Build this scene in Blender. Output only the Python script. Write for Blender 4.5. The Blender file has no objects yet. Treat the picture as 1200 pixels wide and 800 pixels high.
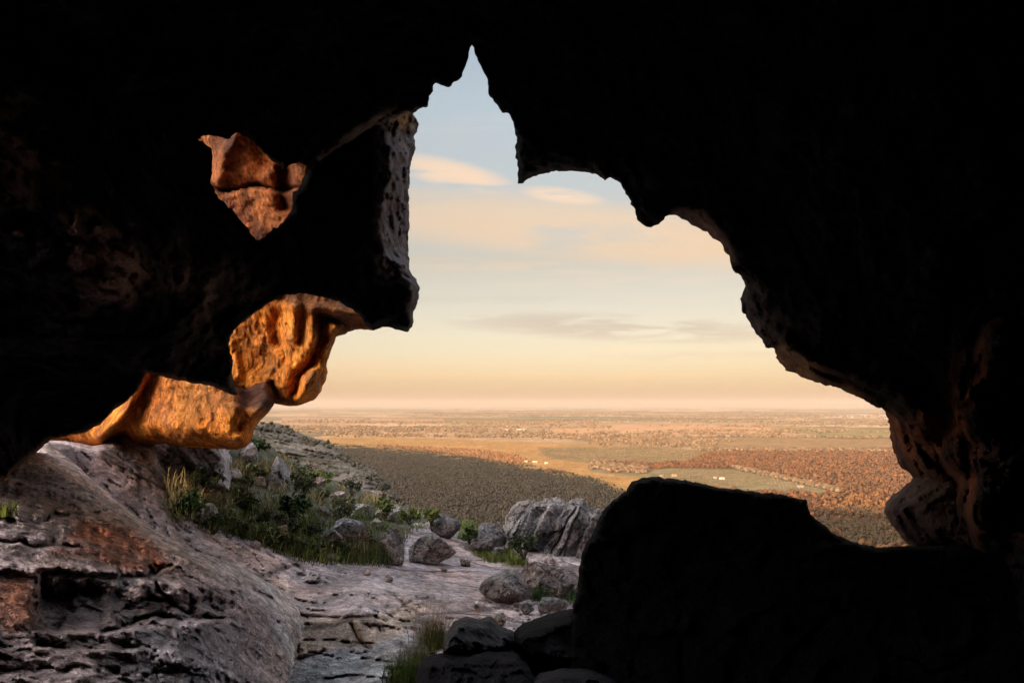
import bpy, math, random
import numpy as np
from mathutils import Vector

random.seed(5)
RNG = np.random.RandomState(11)
SC = bpy.context.scene
COL = SC.collection
R = math.radians

# ------------------------------------------------------------------ camera
CAM = np.array([0.0, 0.0, 200.0])          # the cave floor is about 200 m above the plain
F = 800.0                                  # focal length in photo pixels (1200 wide)
VH = 475.0
PITCH = math.atan((VH - 400) / F)
cp, sp_ = math.cos(PITCH), math.sin(PITCH)


def ray(u, v):
    u = np.asarray(u, float); v = np.asarray(v, float)
    x = (u - 600) / F
    y = -(v - 400) / F
    return np.stack([x + 0 * y, cp - sp_ * y + 0 * x, sp_ + cp * y + 0 * x], -1)


def P(u, v, d):
    return CAM + ray(u, v) * np.asarray(d, float)[..., None]


def ground_hit(u, v, z=0.0):
    r = ray(u, v)
    t = (z - CAM[2]) / r[..., 2]
    return CAM + r * t[..., None]


def to_px(p):
    q = np.asarray(p) - CAM
    zf = q[..., 1] * cp + q[..., 2] * sp_
    yy = -q[..., 1] * sp_ + q[..., 2] * cp
    return 600 + F * q[..., 0] / zf, 400 - F * yy / zf


cam_d = bpy.data.cameras.new('camera')
cam = bpy.data.objects.new('camera', cam_d)
COL.objects.link(cam)
cam.location = CAM
cam.rotation_euler = (R(90) + PITCH, 0, 0)
cam_d.sensor_width = 36
cam_d.lens = 24
cam_d.clip_start = 0.05
cam_d.clip_end = 300000
SC.camera = cam


# ------------------------------------------------------------------ noise
def _hash(i, j, k, s):
    h = (i * 374761393 + j * 668265263 + k * 2147483647 + s * 1274126177) & 0xFFFFFFFF
    h = ((h ^ (h >> 13)) * 1274126177) & 0xFFFFFFFF
    h = ((h ^ (h >> 16)) * 2246822519) & 0xFFFFFFFF
    return (h ^ (h >> 15)) & 0xFFFFFFFF


_G = RNG.normal(size=(256, 3)); _G /= np.linalg.norm(_G, axis=1)[:, None]


def perlin(p, seed=0):
    p = np.asarray(p, float)
    i0 = np.floor(p).astype(np.int64)
    f = p - i0
    w = f * f * f * (f * (f * 6 - 15) + 10)
    out = 0
    for dx in (0, 1):
        for dy in (0, 1):
            for dz in (0, 1):
                g = _G[_hash(i0[:, 0] + dx, i0[:, 1] + dy, i0[:, 2] + dz, seed) & 255]
                dot = (g * (f - np.array([dx, dy, dz]))).sum(1)
                ww = (w[:, 0] if dx else 1 - w[:, 0]) * (w[:, 1] if dy else 1 - w[:, 1]) * (w[:, 2] if dz else 1 - w[:, 2])
                out = out + ww * dot
    return out * 1.5


def fbm(p, o=4, seed=0, gain=.5, ridge=False):
    a, s, tot, amp = 1.0, 0, 0, 0
    p = np.asarray(p, float)
    for k in range(o):
        n = perlin(p, seed + k)
        if ridge: n = 1 - 2 * np.abs(n) * 1.6
        s = s + n * a; amp += a
        a *= gain; p = p * 2.03 + 7.1
    return s / amp


def voro(p, seed=0):
    """F1, F2-F1 and cell hash"""
    i0 = np.floor(p).astype(np.int64)
    d1 = np.full(len(p), 9.0); d2 = np.full(len(p), 9.0); hid = np.zeros(len(p))
    for dx in (-1, 0, 1):
        for dy in (-1, 0, 1):
            for dz in (-1, 0, 1):
                a, b, c = i0[:, 0] + dx, i0[:, 1] + dy, i0[:, 2] + dz
                h = _hash(a, b, c, seed); h2 = _hash(a, b, c, seed + 5); h3 = _hash(a, b, c, seed + 9)
                q = np.stack([a + h / 4294967295., b + h2 / 4294967295., c + h3 / 4294967295.], 1)
                d = np.sqrt(((p - q) ** 2).sum(1))
                m = d < d1
                d2 = np.where(m, d1, np.minimum(d2, d))
                hid = np.where(m, (h % 1000) / 1000., hid)
                d1 = np.where(m, d, d1)
    return d1, d2 - d1, hid


def sstep(a, b, x):
    t = np.clip((x - a) / (b - a), 0, 1)
    return t * t * (3 - 2 * t)


def rot(p, ax, ay, az):
    cx, sx, cy, sy, cz, sz = math.cos(ax), math.sin(ax), math.cos(ay), math.sin(ay), math.cos(az), math.sin(az)
    Rx = np.array([[1, 0, 0], [0, cx, -sx], [0, sx, cx]]); Ry = np.array([[cy, 0, sy], [0, 1, 0], [-sy, 0, cy]])
    Rz = np.array([[cz, -sz, 0], [sz, cz, 0], [0, 0, 1]])
    return p @ (Rz @ Ry @ Rx).T


# ------------------------------------------------------------------ 2d helpers (photo pixels)
def poly_sd(poly, u, v, attrs=None):
    """signed distance (inside positive) and attrs interpolated at the nearest outline point"""
    poly = np.asarray(poly, float)
    n = len(poly)
    best = np.full(u.shape, 1e9); inside = np.zeros(u.shape, bool)
    res = None if attrs is None else np.zeros(u.shape + (len(attrs[0]),))
    if attrs is not None: attrs = np.asarray(attrs, float)
    for i in range(n):
        a, b = poly[i], poly[(i + 1) % n]
        ex, ey = b - a
        L = ex * ex + ey * ey + 1e-9
        t = np.clip(((u - a[0]) * ex + (v - a[1]) * ey) / L, 0, 1)
        d = (u - a[0] - t * ex) ** 2 + (v - a[1] - t * ey) ** 2
        m = d < best
        best = np.where(m, d, best)
        if attrs is not None:
            at = attrs[i] + (attrs[(i + 1) % n] - attrs[i]) * t[..., None]
            res = np.where(m[..., None], at, res)
        c = ((a[1] <= v) & (b[1] > v)) | ((b[1] <= v) & (a[1] > v))
        xx = a[0] + (v - a[1]) * ex / (ey if abs(ey) > 1e-9 else 1e-9)
        inside ^= c & (u < xx)
    sd = np.sqrt(best) * np.where(inside, 1, -1)
    return sd if attrs is None else (sd, res)


def line_d(pts, u, v):
    best = np.full(u.shape, 1e9); side = np.zeros(u.shape)
    for (a, b) in zip(pts[:-1], pts[1:]):
        ex, ey = b[0] - a[0], b[1] - a[1]
        t = np.clip(((u - a[0]) * ex + (v - a[1]) * ey) / (ex * ex + ey * ey), 0, 1)
        d = np.hypot(u - a[0] - t * ex, v - a[1] - t * ey)
        m = d < best
        side = np.where(m, np.sign(ex * (v - a[1]) - ey * (u - a[0])), side)
        best = np.where(m, d, best)
    return best, side


class TPS:
    """thin plate spline of 1/depth over photo pixels: planes stay planes"""
    def __init__(s, pts, smooth=0.0):
        a = np.array(pts, float)
        s.x = a[:, :2] / 100.; y = 1 / a[:, 2]
        n = len(a)
        K = s._k(s.x, s.x) + np.eye(n) * smooth
        Q = np.c_[np.ones(n), s.x]
        A = np.block([[K, Q], [Q.T, np.zeros((3, 3))]])
        s.w = np.linalg.solve(A, np.r_[y, 0, 0, 0])

    @staticmethod
    def _k(a, b):
        r2 = ((a[:, None] - b[None]) ** 2).sum(-1)
        return np.where(r2 > 1e-12, r2 * np.log(r2 + 1e-12), 0) * .5

    def __call__(s, u, v, lo=.01, hi=.7):
        sh = u.shape
        q = np.c_[u.ravel(), v.ravel()] / 100.
        o = s._k(q, s.x) @ s.w[:-3] + s.w[-3] + q @ s.w[-2:]
        return (1 / np.clip(o, lo, hi)).reshape(sh)


# ------------------------------------------------------------------ mesh helpers
def tag(o, label=None, cat=None, group=None, kind=None):
    if label: o['label'] = label
    if cat: o['category'] = cat
    if group: o['group'] = group
    if kind: o['kind'] = kind
    return o


def mesh_np(name, V, Fq, mat, parent=None, cols=None, smooth=True, loc=None):
    """V (n,3); Fq = list of int arrays, each (m,k)"""
    V = np.asarray(V, float)
    if loc is None:
        loc = np.array([(V[:, 0].min() + V[:, 0].max()) / 2, (V[:, 1].min() + V[:, 1].max()) / 2, V[:, 2].min()])
    pl = np.array(parent.location) if parent is not None else np.zeros(3)
    me = bpy.data.meshes.new(name)
    if not isinstance(Fq, (list, tuple)): Fq = [Fq]
    Fq = [np.asarray(f) for f in Fq if len(f)]
    nf = sum(len(f) for f in Fq); nl = sum(f.size for f in Fq)
    me.vertices.add(len(V)); me.vertices.foreach_set('co', (V - loc).astype(np.float32).ravel())
    me.loops.add(nl); me.polygons.add(nf)
    me.loops.foreach_set('vertex_index', np.concatenate([f.ravel() for f in Fq]).astype(np.int32))
    st = []; c = 0
    for f in Fq:
        st.append(np.arange(len(f)) * f.shape[1] + c); c += f.size
    me.polygons.foreach_set('loop_start', np.concatenate(st).astype(np.int32))
    me.polygons.foreach_set('use_smooth', np.full(nf, smooth))
    me.update(calc_edges=True)
    if cols is not None:
        ca = me.color_attributes.new('col', 'FLOAT_COLOR', 'POINT')
        c4 = np.c_[np.clip(cols, 0, 1), np.ones(len(cols))].astype(np.float32)
        ca.data.foreach_set('color', c4.ravel())
    me.materials.append(mat)
    o = bpy.data.objects.new(name, me)
    COL.objects.link(o)
    if parent is not None: o.parent = parent
    o.location = loc - pl
    return o


def empty(name, loc):
    o = bpy.data.objects.new(name, None)
    COL.objects.link(o)
    o.location = tuple(loc)
    o.empty_display_size = .2
    return o


def axis(a, b, step, lo=None, hi=None):
    """fine from a to b, growing steps out to lo / hi"""
    m = list(np.arange(a, b + .1, step))
    if hi is not None:
        s = step
        while m[-1] < hi: s *= 1.35; m.append(m[-1] + s)
    if lo is not None:
        s = step; pre = []; x = a
        while x > lo: s *= 1.35; x -= s; pre.append(x)
        m = pre[::-1] + m
    return np.array(m)


def relief(name, us, vs, sdf, depth, disp, col, mat, T=1.5, parent=None, back=True, smooth=True, Tvar=0.0):
    """A rock with its own distances and a thickness: front surface clipped by sdf>0, a back and a rim."""
    U, Vv = np.meshgrid(us, vs)
    S = sdf(U, Vv)
    ny, nx = U.shape
    pos = S > 0
    uu = [U.ravel()]; vv = [Vv.ravel()]; cnt = U.size
    idx = np.arange(U.size).reshape(ny, nx)
    c = pos[:-1, :-1].astype(int) + pos[1:, :-1] + pos[:-1, 1:] + pos[1:, 1:]
    full = c == 4
    quads = np.stack([idx[:-1, :-1][full], idx[1:, :-1][full], idx[1:, 1:][full], idx[:-1, 1:][full]], 1)
    ys, xs = np.nonzero((c > 0) & (c < 4))
    eu, ev, ek = [], [], {}
    tris = []
    for y, x in zip(ys, xs):
        cor = [(y, x), (y + 1, x), (y + 1, x + 1), (y, x + 1)]
        lst = []
        for k in range(4):
            A, B = cor[k], cor[(k + 1) % 4]
            if pos[A]: lst.append(idx[A])
            if pos[A] != pos[B]:
                key = (min(idx[A], idx[B]), max(idx[A], idx[B]))
                if key not in ek:
                    t = S[A] / (S[A] - S[B]); t = min(max(t, .02), .98)
                    ek[key] = cnt + len(eu)
                    eu.append(U[A] + (U[B] - U[A]) * t); ev.append(Vv[A] + (Vv[B] - Vv[A]) * t)
                lst.append(ek[key])
        for k in range(1, len(lst) - 1): tris.append((lst[0], lst[k], lst[k + 1]))
    u = np.r_[U.ravel(), eu]; v = np.r_[Vv.ravel(), ev]
    tris = np.array(tris, int).reshape(-1, 3)
    used = np.unique(np.r_[quads.ravel(), tris.ravel()])
    mp = np.full(len(u), -1); mp[used] = np.arange(len(used))
    u, v = u[used], v[used]; quads = mp[quads]; tris = mp[tris]
    sd = np.maximum(sdf(u, v), 0)
    d = depth(u, v, sd)
    p = P(u, v, d)
    if disp is not None:
        d = d + disp(p, u, v, sd)
        p = P(u, v, d)
    cc = col(p, u, v, sd)
    n = len(p)
    faces = [quads, tris]
    if back:
        pb = P(u, v, d + T)
        e = np.concatenate([np.concatenate([f[:, [k, (k + 1) % f.shape[1]]] for k in range(f.shape[1])]) for f in faces if len(f)])
        key = np.minimum(e[:, 0], e[:, 1]) * (n + 1) + np.maximum(e[:, 0], e[:, 1])
        _, inv, ct = np.unique(key, return_inverse=True, return_counts=True)
        be = e[ct[inv] == 1]
        rim = np.stack([be[:, 1], be[:, 0], be[:, 0] + n, be[:, 1] + n], 1)
        faces = [quads, tris, quads[:, ::-1] + n, tris[:, ::-1] + n, rim]
        p = np.r_[p, pb]; cc = np.r_[cc, cc]
    return mesh_np(name, p, faces, mat, parent, cc, smooth)


def quarter(sd, w, e):
    t = np.clip(sd / np.maximum(w, .5), 0, 1)
    return e * (1 - np.sqrt(np.maximum(1 - (1 - t) ** 2, 0)))


# ------------------------------------------------------------------ materials
def new_mat(name):
    m = bpy.data.materials.new(name); m.use_nodes = True
    nt = m.node_tree
    return m, nt, nt.nodes['Principled BSDF']


class NB:
    def __init__(s, nt): s.nt = nt
    def n(s, t, **k):
        x = s.nt.nodes.new(t)
        for a, b in k.items(): setattr(x, a, b)
        return x
    def put(s, sock, val):
        if isinstance(val, bpy.types.NodeSocket): s.nt.links.new(val, sock)
        else: sock.default_value = val
    def math(s, op, a, b=None, c=None, clamp=False):
        x = s.n('ShaderNodeMath', operation=op, use_clamp=clamp)
        for i, q in enumerate((a, b, c)):
            if q is not None: s.put(x.inputs[i], q)
        return x.outputs[0]
    def vmath(s, op, a, b=None):
        x = s.n('ShaderNodeVectorMath', operation=op)
        s.put(x.inputs[0], a)
        if b is not None: s.put(x.inputs[3 if op == 'SCALE' else 1], b)
        return x.outputs[0]
    def noise(s, vec, scale, det=6, rough=.6, dist=0.0, typ='FBM'):
        x = s.n('ShaderNodeTexNoise'); x.noise_type = typ
        s.put(x.inputs['Vector'], vec); x.inputs['Scale'].default_value = scale
        x.inputs['Detail'].default_value = det; x.inputs['Roughness'].default_value = rough
        x.inputs['Distortion'].default_value = dist
        return x
    def ramp(s, fac, stops):
        x = s.n('ShaderNodeValToRGB'); s.put(x.inputs[0], fac)
        while len(x.color_ramp.elements) < len(stops): x.color_ramp.elements.new(.5)
        for e, (p, c) in zip(x.color_ramp.elements, stops):
            e.position = p
            e.color = (c, c, c, 1) if isinstance(c, (int, float)) else (*c, 1)
        return x.outputs[0]
    def mix(s, fac, a, b, mode='MIX'):
        x = s.n('ShaderNodeMix', data_type='RGBA', blend_type=mode)
        s.put(x.inputs[0], fac)
        s.put(x.inputs[6], a if isinstance(a, bpy.types.NodeSocket) else (*a, 1))
        s.put(x.inputs[7], b if isinstance(b, bpy.types.NodeSocket) else (*b, 1))
        return x.outputs[2]
    def maprange(s, v, a, b, c=0, d=1, smooth=True):
        x = s.n('ShaderNodeMapRange'); x.interpolation_type = 'SMOOTHSTEP' if smooth else 'LINEAR'
        s.put(x.inputs[0], v)
        for i, q in enumerate((a, b, c, d)): x.inputs[i + 1].default_value = q
        return x.outputs[0]


def rock_mat(name, scale=1.0, bump=1.0, crack=.6, contrast=1.0, stretch=(1, 1, 1), rotz=(0, 0, 0), lichen=.25, pits=.5, crs=1.1):
    m, nt, bs = new_mat(name)
    b = NB(nt)
    geo = b.n('ShaderNodeNewGeometry')
    mp = b.n('ShaderNodeMapping'); mp.inputs['Scale'].default_value = stretch; mp.inputs['Rotation'].default_value = rotz
    nt.links.new(b.vmath('SUBTRACT', geo.outputs['Position'], (0, 0, 200)), mp.inputs['Vector'])
    pos = mp.outputs[0]
    at = b.n('ShaderNodeAttribute', attribute_name='col')
    n1 = b.noise(pos, 1.3 * scale, 4, .62, .3)
    n2 = b.noise(pos, 7 * scale, 5, .7, .2)
    n3 = b.noise(pos, 34 * scale, 2, .7)
    n4 = b.noise(pos, .5 * scale, 2, .5)
    v1 = b.math('MULTIPLY', b.ramp(n1.outputs[0], [(.3, .45), (.5, .98), (.7, 1.5)]), b.ramp(n2.outputs[0], [(.32, .38), (.5, 1.0), (.68, 1.7)]))
    v1 = b.math('MULTIPLY', v1, b.ramp(n3.outputs[0], [(.3, .7), (.7, 1.3)]))
    v1 = b.math('ADD', b.math('MULTIPLY', v1, contrast), 1 - contrast)
    comb = b.n('ShaderNodeCombineXYZ')
    for i in range(3): nt.links.new(v1, comb.inputs[i])
    base = b.mix(1.0, at.outputs['Color'], comb.outputs[0], 'MULTIPLY')
    # warm / cool drift and pale lichen, dark cracks
    base = b.mix(b.math('MULTIPLY', b.ramp(n4.outputs[0], [(.45, 0), (.65, 1)]), .35), base, b.mix(1, base, (1.35, .95, .72), 'MULTIPLY'))
    nl = b.noise(pos, 4.3 * scale, 4, .75, .6)
    base = b.mix(b.math('MULTIPLY', b.ramp(nl.outputs[0], [(.57, 0), (.66, 1)]), lichen), base, (.42, .40, .38))
    vo = b.n('ShaderNodeTexVoronoi', feature='DISTANCE_TO_EDGE')
    wv = b.vmath('ADD', pos, b.vmath('SCALE', n2.outputs[1], .35 / scale))
    nt.links.new(wv, vo.inputs['Vector']); vo.inputs['Scale'].default_value = crs * scale
    cr = b.ramp(vo.outputs['Distance'], [(0, 0), (.018, .35), (.04, 1)])
    gate = b.ramp(n4.outputs[0], [(.42, 1), (.55, 0)])
    crk = b.math('MAXIMUM', cr, gate)
    base = b.mix(b.math('MULTIPLY', b.math('SUBTRACT', 1, crk), crack), base, (.015, .012, .012))
    nt.links.new(base, bs.inputs['Base Color'])
    bs.inputs['Roughness'].default_value = .88
    bs.inputs['Specular IOR Level'].default_value = .25
    vp = b.n('ShaderNodeTexVoronoi', feature='F1'); nt.links.new(wv, vp.inputs['Vector']); vp.inputs['Scale'].default_value = 11 * scale
    h = b.math('ADD', b.math('MULTIPLY', n1.outputs[0], .45), b.math('MULTIPLY', n2.outputs[0], .16))
    h = b.math('ADD', h, b.math('MULTIPLY', n3.outputs[0], .035))
    h = b.math('ADD', h, b.math('MULTIPLY', crk, .05 * crack))
    h = b.math('ADD', h, b.math('MULTIPLY', b.math('MINIMUM', vp.outputs['Distance'], .5), .05 * pits))
    bu = b.n('ShaderNodeBump'); bu.inputs['Strength'].default_value = min(1, bump); bu.inputs['Distance'].default_value = 1.0 / scale * max(1, bump)
    nt.links.new(h, bu.inputs['Height']); nt.links.new(bu.outputs[0], bs.inputs['Normal'])
    return m


def attr_mat(name, rough=.9, var=.4, scale=8.0, transl=0.0):
    m, nt, bs = new_mat(name)
    b = NB(nt)
    at = b.n('ShaderNodeAttribute', attribute_name='col')
    geo = b.n('ShaderNodeNewGeometry')
    n = b.noise(geo.outputs['Position'], scale, 4, .6)
    f = b.ramp(n.outputs[0], [(.3, 1 - var), (.7, 1 + var)])
    cb = b.n('ShaderNodeCombineXYZ')
    for i in range(3): nt.links.new(f, cb.inputs[i])
    nt.links.new(b.mix(1, at.outputs['Color'], cb.outputs[0], 'MULTIPLY'), bs.inputs['Base Color'])
    bs.inputs['Roughness'].default_value = rough
    bs.inputs['Specular IOR Level'].default_value = .2
    return m


def simple_rock_mat(name, scale):
    m, nt, bs = new_mat(name)
    b = NB(nt)
    at = b.n('ShaderNodeAttribute', attribute_name='col'); geo = b.n('ShaderNodeNewGeometry')
    n1 = b.noise(b.vmath('SUBTRACT', geo.outputs['Position'], (0, 0, 200)), 3.5 * scale, 6, .72)
    f = b.ramp(n1.outputs[0], [(.3, .4), (.5, 1.0), (.7, 1.7)])
    nt.links.new(b.vmath('MULTIPLY', at.outputs['Color'], f), bs.inputs['Base Color'])
    bs.inputs['Roughness'].default_value = .9; bs.inputs['Specular IOR Level'].default_value = .05
    bu = b.n('ShaderNodeBump'); bu.inputs['Strength'].default_value = 1; bu.inputs['Distance'].default_value = .22 / scale
    nt.links.new(n1.outputs[0], bu.inputs['Height']); nt.links.new(bu.outputs[0], bs.inputs['Normal'])
    return m


def flat_rock_mat(name):
    m, nt, bs = new_mat(name)
    b = NB(nt)
    at = b.n('ShaderNodeAttribute', attribute_name='col')
    nt.links.new(at.outputs['Color'], bs.inputs['Base Color']); bs.inputs['Roughness'].default_value = .95
    return m


M_CHAMBER = flat_rock_mat('chamber_rock')
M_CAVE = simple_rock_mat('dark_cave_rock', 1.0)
M_SLAB = rock_mat('grey_sandstone_slab', 1.1, 1.0, .75, 1.0, crs=.42, stretch=(1, .7, 1.6), rotz=(0, .35, .3), lichen=.2)
M_BLOCK = rock_mat('layered_sandstone', 1.5, 1.0, .3, 1.0, stretch=(.7, .7, 1.6), lichen=.15)
M_OCHRE = rock_mat('ochre_sandstone', 1.8, .9, .5, 1.0, stretch=(1.2, 1, .7), rotz=(0, .5, 0), lichen=.04, pits=1.0)
M_BOULD = rock_mat('boulder_sandstone', 1.6, 1.0, .7, 1.0, lichen=.3)
M_CRAG = rock_mat('tilted_crag_rock', 1.2, 1.0, .9, 1.0, stretch=(1.0, 1, 1), lichen=.3)
M_HILL = rock_mat('hillside_rock', .16, 1.0, .5, .8, lichen=.1)
M_LEAF = attr_mat('leaf_mat', .7, .35, 9)
M_GRASS = attr_mat('grass_mat', .8, .3, 6)
M_WOOD = attr_mat('wood_mat', .9, .3, 12)
M_CROWN = attr_mat('crown_mat', .9, .35, .35)
M_SOIL = attr_mat('soil_mat', .95, .5, 5)
M_WALL = attr_mat('render_wall_mat', .8, .08, .5)

# ------------------------------------------------------------------ OUTLINES (photo pixels)
RIGHT_OUT = [(552, 47, 4, .3), (555, 52, 4, .3), (558, 65, 5, .4), (562, 76.5, 5, .4), (571, 92, 5, .4), (573.5, 113, 5, .4), (581, 121, 6, .4), (589, 133, 6, .4),
             (597, 131.5, 6, .4), (602, 146, 8, .5), (604.5, 154, 22, .8), (604.5, 185, 26, .9), (608, 197, 26, .9), (607, 215, 22, .8), (612, 216, 22, .8),
             (622, 208, 24, .8), (637.5, 202.5, 26, .8), (655, 200.5, 22, .8), (676, 201, 20, .7), (696, 204, 14, .6), (706.5, 208, 8, .4), (709, 211, 8, .4),
             (715, 208, 10, .4), (727, 215, 12, .5), (736, 231.5, 14, .6), (744, 247, 16, .6), (747, 259, 18, .6), (758, 266, 18, .6), (767, 266, 16, .6),
             (777, 259, 8, .4), (778, 253, 6, .3), (794.5, 253, 12, .8), (812, 264.5, 17, 1.2), (831, 274, 15, 1.2), (847, 288, 9, .9), (854.6, 301, 6, .5),
             (858, 315, 6, .4), (869, 325, 12, .6), (873.5, 334, 26, .9), (867, 349.5, 36, 1.0), (869, 363, 38, 1.1), (880, 381, 34, 1.1), (891.5, 397, 24, .9),
             (898, 406, 14, .7), (907, 408, 18, .9), (909.5, 419, 26, 1.3), (921, 433, 26, 1.3), (941, 442, 20, 1.1), (954.5, 447.6, 14, .8), (981.5, 455, 14, .7),
             (1013, 469, 18, .8), (1035.5, 480, 30, 1.2), (1042, 493.5, 50, 1.8), (1043.6, 516, 60, 2.2), (1051, 541, 60, 2.2), (1069, 559, 50, 2.0), (1071.5, 562, 50, 2.0)]
MOUTH_REST = [(1100, 600, 40, 1), (1150, 700, 20, .5), (1100, 1000, 20, .5), (-900, 1100, 20, .5), (-900, 50, 20, .3), (-50, 100, 8, .1), (200, 122, 6, .1), (300, 142, 6, .1), (345, 168, 6, .1),
              (374, 190, 6, .4), (390, 178, 8, .7), (410, 165, 11, .9), (440, 147, 12, .9), (470, 134, 12, .9), (490, 129, 9, .7), (501, 125, 6, .5), (502, 114, 6, .4),
              (508, 106, 6, .4), (509, 96, 8, .4), (515, 99, 10, .5), (525, 102, 10, .5), (531, 98, 8, .4), (540, 92, 6, .4), (545, 83, 5, .3), (550, 62, 4, .3)]
MOUTH = RIGHT_OUT + MOUTH_REST

LEFT_OUT = [(455, 60, 10, .3), (470, 100, 10, .6), (485, 133, 36, 1.6), (489, 141, 40, 2.0), (490, 154, 38, 2.0), (485, 159.5, 35, 2.0), (487, 173, 33, 2.0), (483, 185, 27, 1.8), (480, 206, 25, 1.7),
            (479, 229, 28, 1.8), (480, 261, 36, 2.0), (478, 289, 30, 1.8), (480, 317, 14, 1.2), (487, 326, 12, 1.0), (492, 338, 12, 1.0), (490, 354, 12, 1.0),
            (485, 363, 12, 1.0), (484, 381.5, 10, 1.0), (478, 390, 12, 1.0), (462, 385, 14, .8), (449, 382, 12, .6), (438, 387.5, 10, .5), (430, 382, 6, .3),
            (419, 366, 5, .2), (397, 353, 5, .2), (374, 347, 5, .2), (351, 343, 5, .2), (328, 347, 5, .2), (305, 362, 5, .2), (282, 379, 5, .2), (270, 393, 6, .3),
            (268, 405, 6, .3), (273, 421, 6, .3), (272, 446, 6, .3), (280, 463, 6, .3), (270, 462, 5, .2), (247, 452, 5, .2), (207, 445, 5, .2), (178, 438, 5, .2), (172, 436, 5, .2),
            (158, 462, 5, .2), (132, 482, 5, .2), (118, 497, 5, .2), (95, 508, 5, .2), (60, 514, 5, .2), (48, 525, 5, .2), (0, 566, 6, .2), (-100, 620, 6, .2),
            (-300, 720, 6, .2), (-1000, 900, 6, .2), (-1000, -100, 6, .2), (-200, 40, 6, .2), (200, 70, 6, .2)]
C_HOLE = [(230, 163), (244, 158), (267, 163), (279, 155), (296, 166), (316, 186), (333, 198), (350, 189), (359, 195), (353, 215), (342, 229), (342, 247),
          (328, 264), (307, 278), (302, 284), (293, 270), (270, 244), (256, 232), (247, 215), (250, 189), (247, 172)]
A_OUT = [(30, 520), (30, 480), (110, 440), (165, 405), (262, 436), (275, 452), (286, 456), (298, 447), (312, 446), (320, 460), (322, 473), (317, 480), (305, 493), (299, 500), (296, 514), (288, 524), (276, 527),
         (241, 525), (215, 524), (190, 520), (155, 520), (141, 514), (132, 520), (124, 525), (109, 528), (75, 522), (57, 520)]
B_OUT = [(205, 455), (200, 380), (240, 310), (350, 295), (420, 335), (470, 360), (466, 385), (449, 382.5), (438, 387.5), (426, 386), (415.5, 386), (404, 391), (395, 394), (391, 403),
         (386, 417), (382, 428), (384, 436), (383, 442.6), (377, 455), (377, 459.5), (366, 469.6), (350, 475), (334.5, 475), (322, 473), (316, 470), (300, 478), (280, 480), (262, 474)]

def ROUGH(u, v, a=2.0, s=.11, seed=3):
    p = np.stack([u, v, 0 * u], -1).reshape(-1, 3)
    return (a * fbm(p * s, 4, seed) + .45 * a * fbm(p * s * 4.3, 2, seed + 1)).reshape(u.shape)



# ------------------------------------------------------------------ CAVE ROOF AND RIGHT WALL
us = axis(-20, 1220, 3.0, -320, 2700)
vs = axis(-10, 810, 3.0, -420, 2200)
mp_ = [(a, b) for a, b, _, _ in MOUTH]; mat_ = [(c, d) for _, _, c, d in MOUTH]
roofD = TPS([(552, 47, 8.2), (400, 170, 7.8), (200, 120, 6.2), (0, 100, 5.2), (600, -100, 6.5), (607, 200, 8.6), (700, 205, 8.4), (760, 260, 8.0), (860, 310, 7.6),
             (870, 370, 7.8), (950, 445, 7.2), (1040, 500, 6.8), (1070, 560, 6.9), (1200, 300, 5.0), (1200, 600, 5.2), (1000, 100, 5.5), (-900, -300, 5.0), (-220, 0, 4.8), (0, -300, 5.0),
             (1200, -300, 4.8), (2200, 300, 6.5), (2200, 1500, 6.5), (600, -1200, 6.5), (1200, 1500, 4.5), (-1200, 300, 6.5)], 1e-4)


def roof_sdf(u, v):
    s = -(poly_sd(mp_, u, v)) + ROUGH(u, v, 4.4, .10) * (np.abs(u - 600) < 700)
    return np.minimum(np.minimum(s, u + 200), v + 200)


def roof_depth(u, v, sd):
    _, at = poly_sd(mp_, u, v, mat_)
    d = roofD(u, v, .1, .4)
    d = d + quarter(sd, at[..., 0], at[..., 1])
    # pillar and hollow at the right
    for pts, w, a in (([(1165, 400), (1150, 470), (1160, 560), (1150, 600)], 26, -.5), ([(1040, 440), (1080, 500), (1120, 545)], 20, -.4),
                      ([(1125, 440), (1135, 500), (1110, 540)], 16, -.25), ([(1100, 520), (1120, 560)], 20, .6), ([(905, 408), (960, 425), (1040, 455)], 8, -.25)):
        dd, _ = line_d(pts, u, v)
        d = d + a * np.exp(-(dd / w) ** 2)
    return d


def roof_disp(p, u, v, sd):
    q = p - CAM
    k = sstep(0, 6, sd)
    n = .55 * fbm(q * .55, 4, 21) + .22 * fbm(q * 1.9, 4, 22, ridge=True)
    _, e, h = voro(q * np.array([1.1, 1.1, 1.6]) + 3 + .3 * n[:, None], 4)
    n = n + (h - .5) * .28
    _, e, h = voro(q * np.array([3.1, 3.1, 4.0]) + .5 * n[:, None], 7)
    n = n + (h - .5) * .10
    return n * (.25 + .75 * k)


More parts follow.
